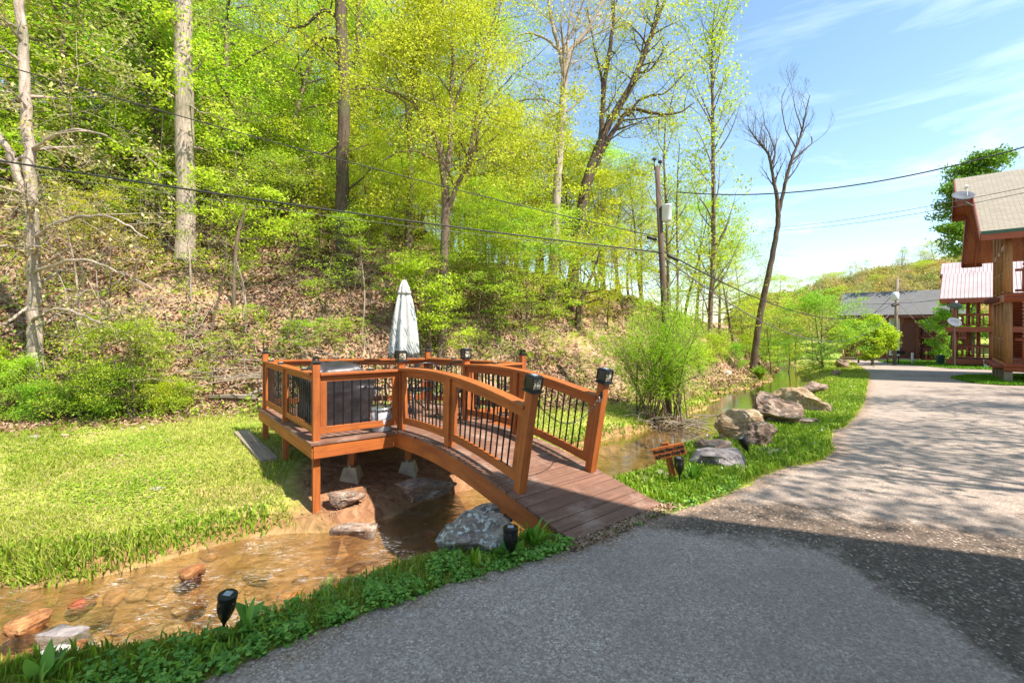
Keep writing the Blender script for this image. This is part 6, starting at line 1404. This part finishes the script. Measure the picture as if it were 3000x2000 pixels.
cable('highest thin wire over the dark straight trunk',P(560,-90,8.8),P(1932,470,Yp),.2,.004,'wiregrey')
cable('black cable rising from the pole to the upper right corner',P(1985,563,Yp-.1),P(3250,352,9),.55,.016)
cable('thin wire in front of the nearest cabin roof, the upper of two',P(2250,668,30),P(3200,508,13),.25,.010,'wiregrey')
cable('thin wire in front of the nearest cabin roof, the lower of two',P(2250,676,30),P(3200,522,13),.32,.010,'wiregrey')
cable('black cable running from the pole towards the distant cabins',P(1943,735,Yp),P(2612,890,38),1.6,.022)
cable('second cable running low from the pole towards the far pole',P(1943,752,Yp),P(2618,905,38),2.6,.02,'wiregrey')
cable('steep guy wire running left from the pole top',P(1917,535,Yp),P(1690,775,13.0),.05,.009,'wiregrey')
for px,py,px2,py2,lb in((1897,694,1922,702,'black splice case hanging on the cable left of the pole'),(1957,748,1985,762,'black splice case hanging on the cable right of the pole')):
    a,b=P(px,py,Yp-.05),P(px2,py2,Yp-.05); mb=MB(); d=(b-a); mb.tube([a-d*.1,a,b,b+d*.1],[.02,.05,.05,.02],12); o=mb.build('splice_case',M['wire'],None,smooth=True,loc=tuple(a)); tag(o,lb,'splice case','splice cases on the cables')
p=onG(2620,39); t=thing('far_utility_pole','grey utility pole with transformer before the dark-roofed cabin','utility pole',tuple(p)); tp=P(2629,816,39)
mb=MB(); mb.tube([p-Vector((0,0,.3)),tp],[.15,.11],12); mb.build('pole_shaft',M['plank'],t,smooth=True)
mb=MB(); c=P(2623,868,38.6); mb.lathe([(.2,-.32),(.25,-.28),(.25,.3),(.1,.36)],16,tuple(c)); mb.build('transformer',M['white'],t,smooth=True)
mb=MB(); mb.tube([P(2614,895,38.6),P(2632,890,38.6)],.12,8); mb.build('splice_box',M['wire'],t)
cable('guy wire slanting right from the far pole, the upper one',P(2631,832,39),P(2752,985,36),0,.02,'plank',group='guy wires of the far pole')
cable('guy wire slanting right from the far pole, the lower one',P(2631,888,39),P(2793,1050,35.5),0,.02,'plank',group='guy wires of the far pole')
cable('level wire from the far pole across the dark shingle roof',P(2455,888,39),P(2800,872,39),.25,.02,group='wires at the far pole')
cable('sloping drop wire left of the far pole',P(2560,918,39),P(2619,862,39),.0,.02,group='wires at the far pole')
# ------------------------------------------------------------------ lawns at the cabins
def patch(name,label,pts,seed):
    pl=[]; 
    for px,Y in pts: pl.append(((px-1500)/F*Y,Y))
    mb=MB(); n=len(pl); mb.add([(x,y,float(z0(y))+.035) for x,y in pl],[tuple(range(n))]); o=mb.build(name,M['lawnp']); tag(o,label,kind='structure')
    X=rg.uniform(min(p[0] for p in pl),max(p[0] for p in pl),60000); Y=rg.uniform(min(p[1] for p in pl),max(p[1] for p in pl),60000); ok=inpoly(X,Y,pl); X,Y=X[ok],Y[ok]
    v,f,var=blades(X,Y,z0(Y)+.03,.09,.035+.0016*Y,rg,.6); o=npmesh(name+'_grass',v,f,M['grass'],var*.7); o.color=(.6,.95,.6,1); tag(o,'grass blades of the '+label,'grass',kind='stuff')
m,nt,b,o=newmat('lawn_patch'); L(nt,ramp(nt,noise(nt,geo(nt),6,5),[(.3,(.07,.13,.02)),(.7,(.19,.26,.05))]),b.inputs['Base Color']); b.inputs['Roughness'].default_value=1; M['lawnp']=m
patch('cabin_lawn','green lawn strip in front of the two farther cabins',[(2570,48),(2625,41),(2700,36.5),(2800,31.8),(2900,30.5),(3050,29.5),(3060,55),(2700,60)],1)
patch('corner_lawn','small green lawn round the piers of the nearest cabin',[(2785,22.5),(2820,20.5),(2860,19.2),(2940,18.3),(3060,17.9),(3080,25),(2990,24.6),(2900,24.3),(2830,24.0)],2)
# ------------------------------------------------------------------ far wooded ridge
n=0; vs=[];fs=[];va=[]; rgf=np.random.default_rng(8); Cs=[];cv=[];szs=[]
treesf=[]
for _ in range(5000):
    Yv=rgf.uniform(80,190); px=rgf.uniform(2150,3150); x=(px-1500)/F*Yv
    treesf.append((x,Yv))
    if len(treesf)>=330: break
for (x,y) in treesf:
    zb=gz(x,y); hgt=rgf.uniform(6,10); rr=rgf.uniform(2.2,3.8); tone=rgf.uniform(0,1); k=800
    th=rgf.uniform(0,2*np.pi,k); ph=np.arccos(rgf.uniform(-.6,1,k)); rad=rr*rgf.uniform(.55,1.05,k)
    tone=tone**.8;lum=1+.18*np.sin(th*3+tone*9)+.14*np.sin(ph*5+tone*20)
    Cs.append(np.stack([x+rad*lum*np.sin(ph)*np.cos(th),y+rad*lum*np.sin(ph)*np.sin(th),zb+hgt*.62+rad*lum*.85*np.cos(ph)],1)); cv.append(np.full(k,tone))
C=np.concatenate(Cs); tv=np.repeat(np.concatenate(cv),4); v,f,var=leaves(C,.55,rgf,.35,.7)
M['farleaf']=leafmat('far_leaves',(.12,.20,.05),(.42,.40,.08),(.60,.37,.13),.3)
o=npmesh('far_woods',v,f,M['farleaf'],np.clip(tv*.8+var*.2,0,1)); tag(o,'spring woods in gold and olive covering the far ridge','woods',kind='stuff')
for i,(px,Y,h,lb) in enumerate(((2642,165,15,'dark pine standing above the gold ridge line, the taller one'),(2492,150,9,'small dark pine poking above the far ridge line'),(2712,170,12,'dark pine in the woods near the big tree over the cabins'))):
    x=(px-1500)/F*Y; put('pine',(x,Y,gz(x,Y)),h,i,lb,'pines on the far ridge','deep',sx=1.5)
# trees standing beside and behind the photographer, whose shade falls over the lane
def shade(label,seed,x,y,h,r0,nl,Ll,per,size,kids=(4,4)):
    t=mk_tree('shade_tree',seed,h,r0,.5,nl,Ll,kids,per,.4,size,'leaf_green','bark_brown',up=.1,flat=.5,lup=.45)
    t.location=(x,y,gz(x,y)); t['label']=label; t['category']='tree'; t['group']='trees shading the lane from outside the photo'
shade('tree right of the photographer dappling the lane past the bridge',202,10.8,2.2,10,.22,15,2.7,5,.16,(4,3))
shade('tree off to the right dappling the middle of the lane',203,13.4,5.2,10,.22,15,2.7,6,.16,(4,3))
shade('tree farther right dappling the lane before the cabins',204,17.8,8.6,10,.22,15,2.6,7,.16,(4,3))
shade('tree outside the right edge by the nearest cabin',206,24.0,11.0,10,.22,15,2.8,6,.16,(4,3))
# neighbouring cabin behind the photographer: its roof shades the near lane
def neighbour():
    u=Vector((.946,-.325,0)); v=Vector((-.325,-.946,0)); O=Vector((3.4,2.5,0)); t=thing('neighbour_cabin','log cabin behind the photographer whose roof shades the near lane','cabin',(9,0,0))
    def pt(p,q,z): return O+u*p+v*q+Vector((0,0,z))
    def slab(q0,za,q1,zb):
        mb=MB(); vs=[pt(p,q,z+h) for h in(-.15,0) for p,q,z in((0,q0,za),(15,q0,za),(15,q1,zb),(0,q1,zb))]
        mb.add(vs,[(0,1,2,3),(7,6,5,4),(0,4,5,1),(1,5,6,2),(2,6,7,3),(3,7,4,0)],[[(0,0),(15,0),(15,5),(0,5)]]*6); return mb
    slab(0,6.2,4.6,8.9).build('roof',M['shingle'],t); slab(4.6,8.9,9.2,6.2).build('roof',M['shingle'],t)
    mb=MB()
    for k in range(28): 
        z=.1+k*.22
        mb.tube([pt(3.2,1.3,z),pt(14,1.3,z)],.11,8); mb.tube([pt(3.4,1.1,z),pt(3.4,8.2,z)],.11,8)
    mb.build('log_wall',M['red_log'],t,smooth=True)
    mb=MB(); mb.box(pt(8.7,4.7,3.1),u*5.3,v*3.4,(0,0,3.1)); mb.build('inner_core',M['darkbox'],t)
    mb=MB(); mb.add([pt(3.4,.9,6.1),pt(3.4,8.3,6.1),pt(3.4,4.6,8.6),pt(3.55,.9,6.1),pt(3.55,8.3,6.1),pt(3.55,4.6,8.6)],[(0,1,2),(5,4,3),(0,3,4,1),(1,4,5,2),(2,5,3,0)]); mb.build('gable',M['red_log'],t)
    for p,q in((.5,.5),(.5,8.7)):
        if p==.5 and q==.5: p=2.6
        mb=MB(); mb.tube([pt(p,q,-.2),pt(p,q,6.4)],.13,10); mb.build('porch_post',M['post1'],t,smooth=True)
neighbour()
# ------------------------------------------------------------------ light, sky, camera
SUN=Vector((.60,-.40,1)).normalized(); el=math.asin(SUN.z); az=math.atan2(SUN.x,SUN.y)
sd_=bpy.data.lights.new('sun','SUN'); sd_.energy=4.4; sd_.angle=math.radians(.6); sd_.color=(1,.945,.86); so=bpy.data.objects.new('sun',sd_); COL.objects.link(so)
so.rotation_euler=(-SUN).to_track_quat('-Z','Y').to_euler(); so.location=(20,-10,40)
w=bpy.data.worlds.new('World'); SC.world=w; w.use_nodes=True; nt=w.node_tree; bg=nt.nodes['Background']
sky=nd(nt,'TexSky',sky_type='NISHITA'); sky.sun_disc=False; sky.sun_elevation=el; sky.sun_rotation=az; sky.air_density=1.0; sky.dust_density=.4; sky.ozone_density=1.3
tc=nd(nt,'TexCoord').outputs['Generated']; sx=nd(nt,'SeparateXYZ',{'Vector':tc})
cn=noise(nt,mapv(nt,tc,(1.2,1.2,7),(0,.25,.4)),2.1,7,.62,.5); lowz=ramp(nt,sx.outputs[2],[(0.02,.7),(.22,.30),(.6,.12)])
cf=mth(nt,'MULTIPLY',ramp(nt,cn,[(.52,0),(.8,.9)]),lowz)
hs=nd(nt,'HueSaturation',{'Saturation':1.0,'Value':.92,'Hue':.49,'Color':sky.outputs[0]})
cc=mix(nt,cf,hs.outputs[0],(9,9.6,10.3)); L(nt,cc,bg.inputs['Color']); bg.inputs['Strength'].default_value=.14
cam=bpy.data.cameras.new('camera'); cam.sensor_width=36; cam.lens=16.044; cam.shift_y=-45/3000; cam.clip_end=1500; cam.clip_start=.05
co=bpy.data.objects.new('camera',cam); COL.objects.link(co); co.location=(0,0,H); co.rotation_euler=(math.pi/2,0,0); SC.camera=co
SC.view_settings.view_transform='Standard'; SC.view_settings.look='None'; SC.view_settings.gamma=1; SC.view_settings.exposure=1.2
SC.render.engine='CYCLES'; SC.cycles.max_bounces=8; SC.cycles.transparent_max_bounces=12; SC.cycles.use_denoising=True
SC.cycles.caustics_reflective=False; SC.cycles.caustics_refractive=False
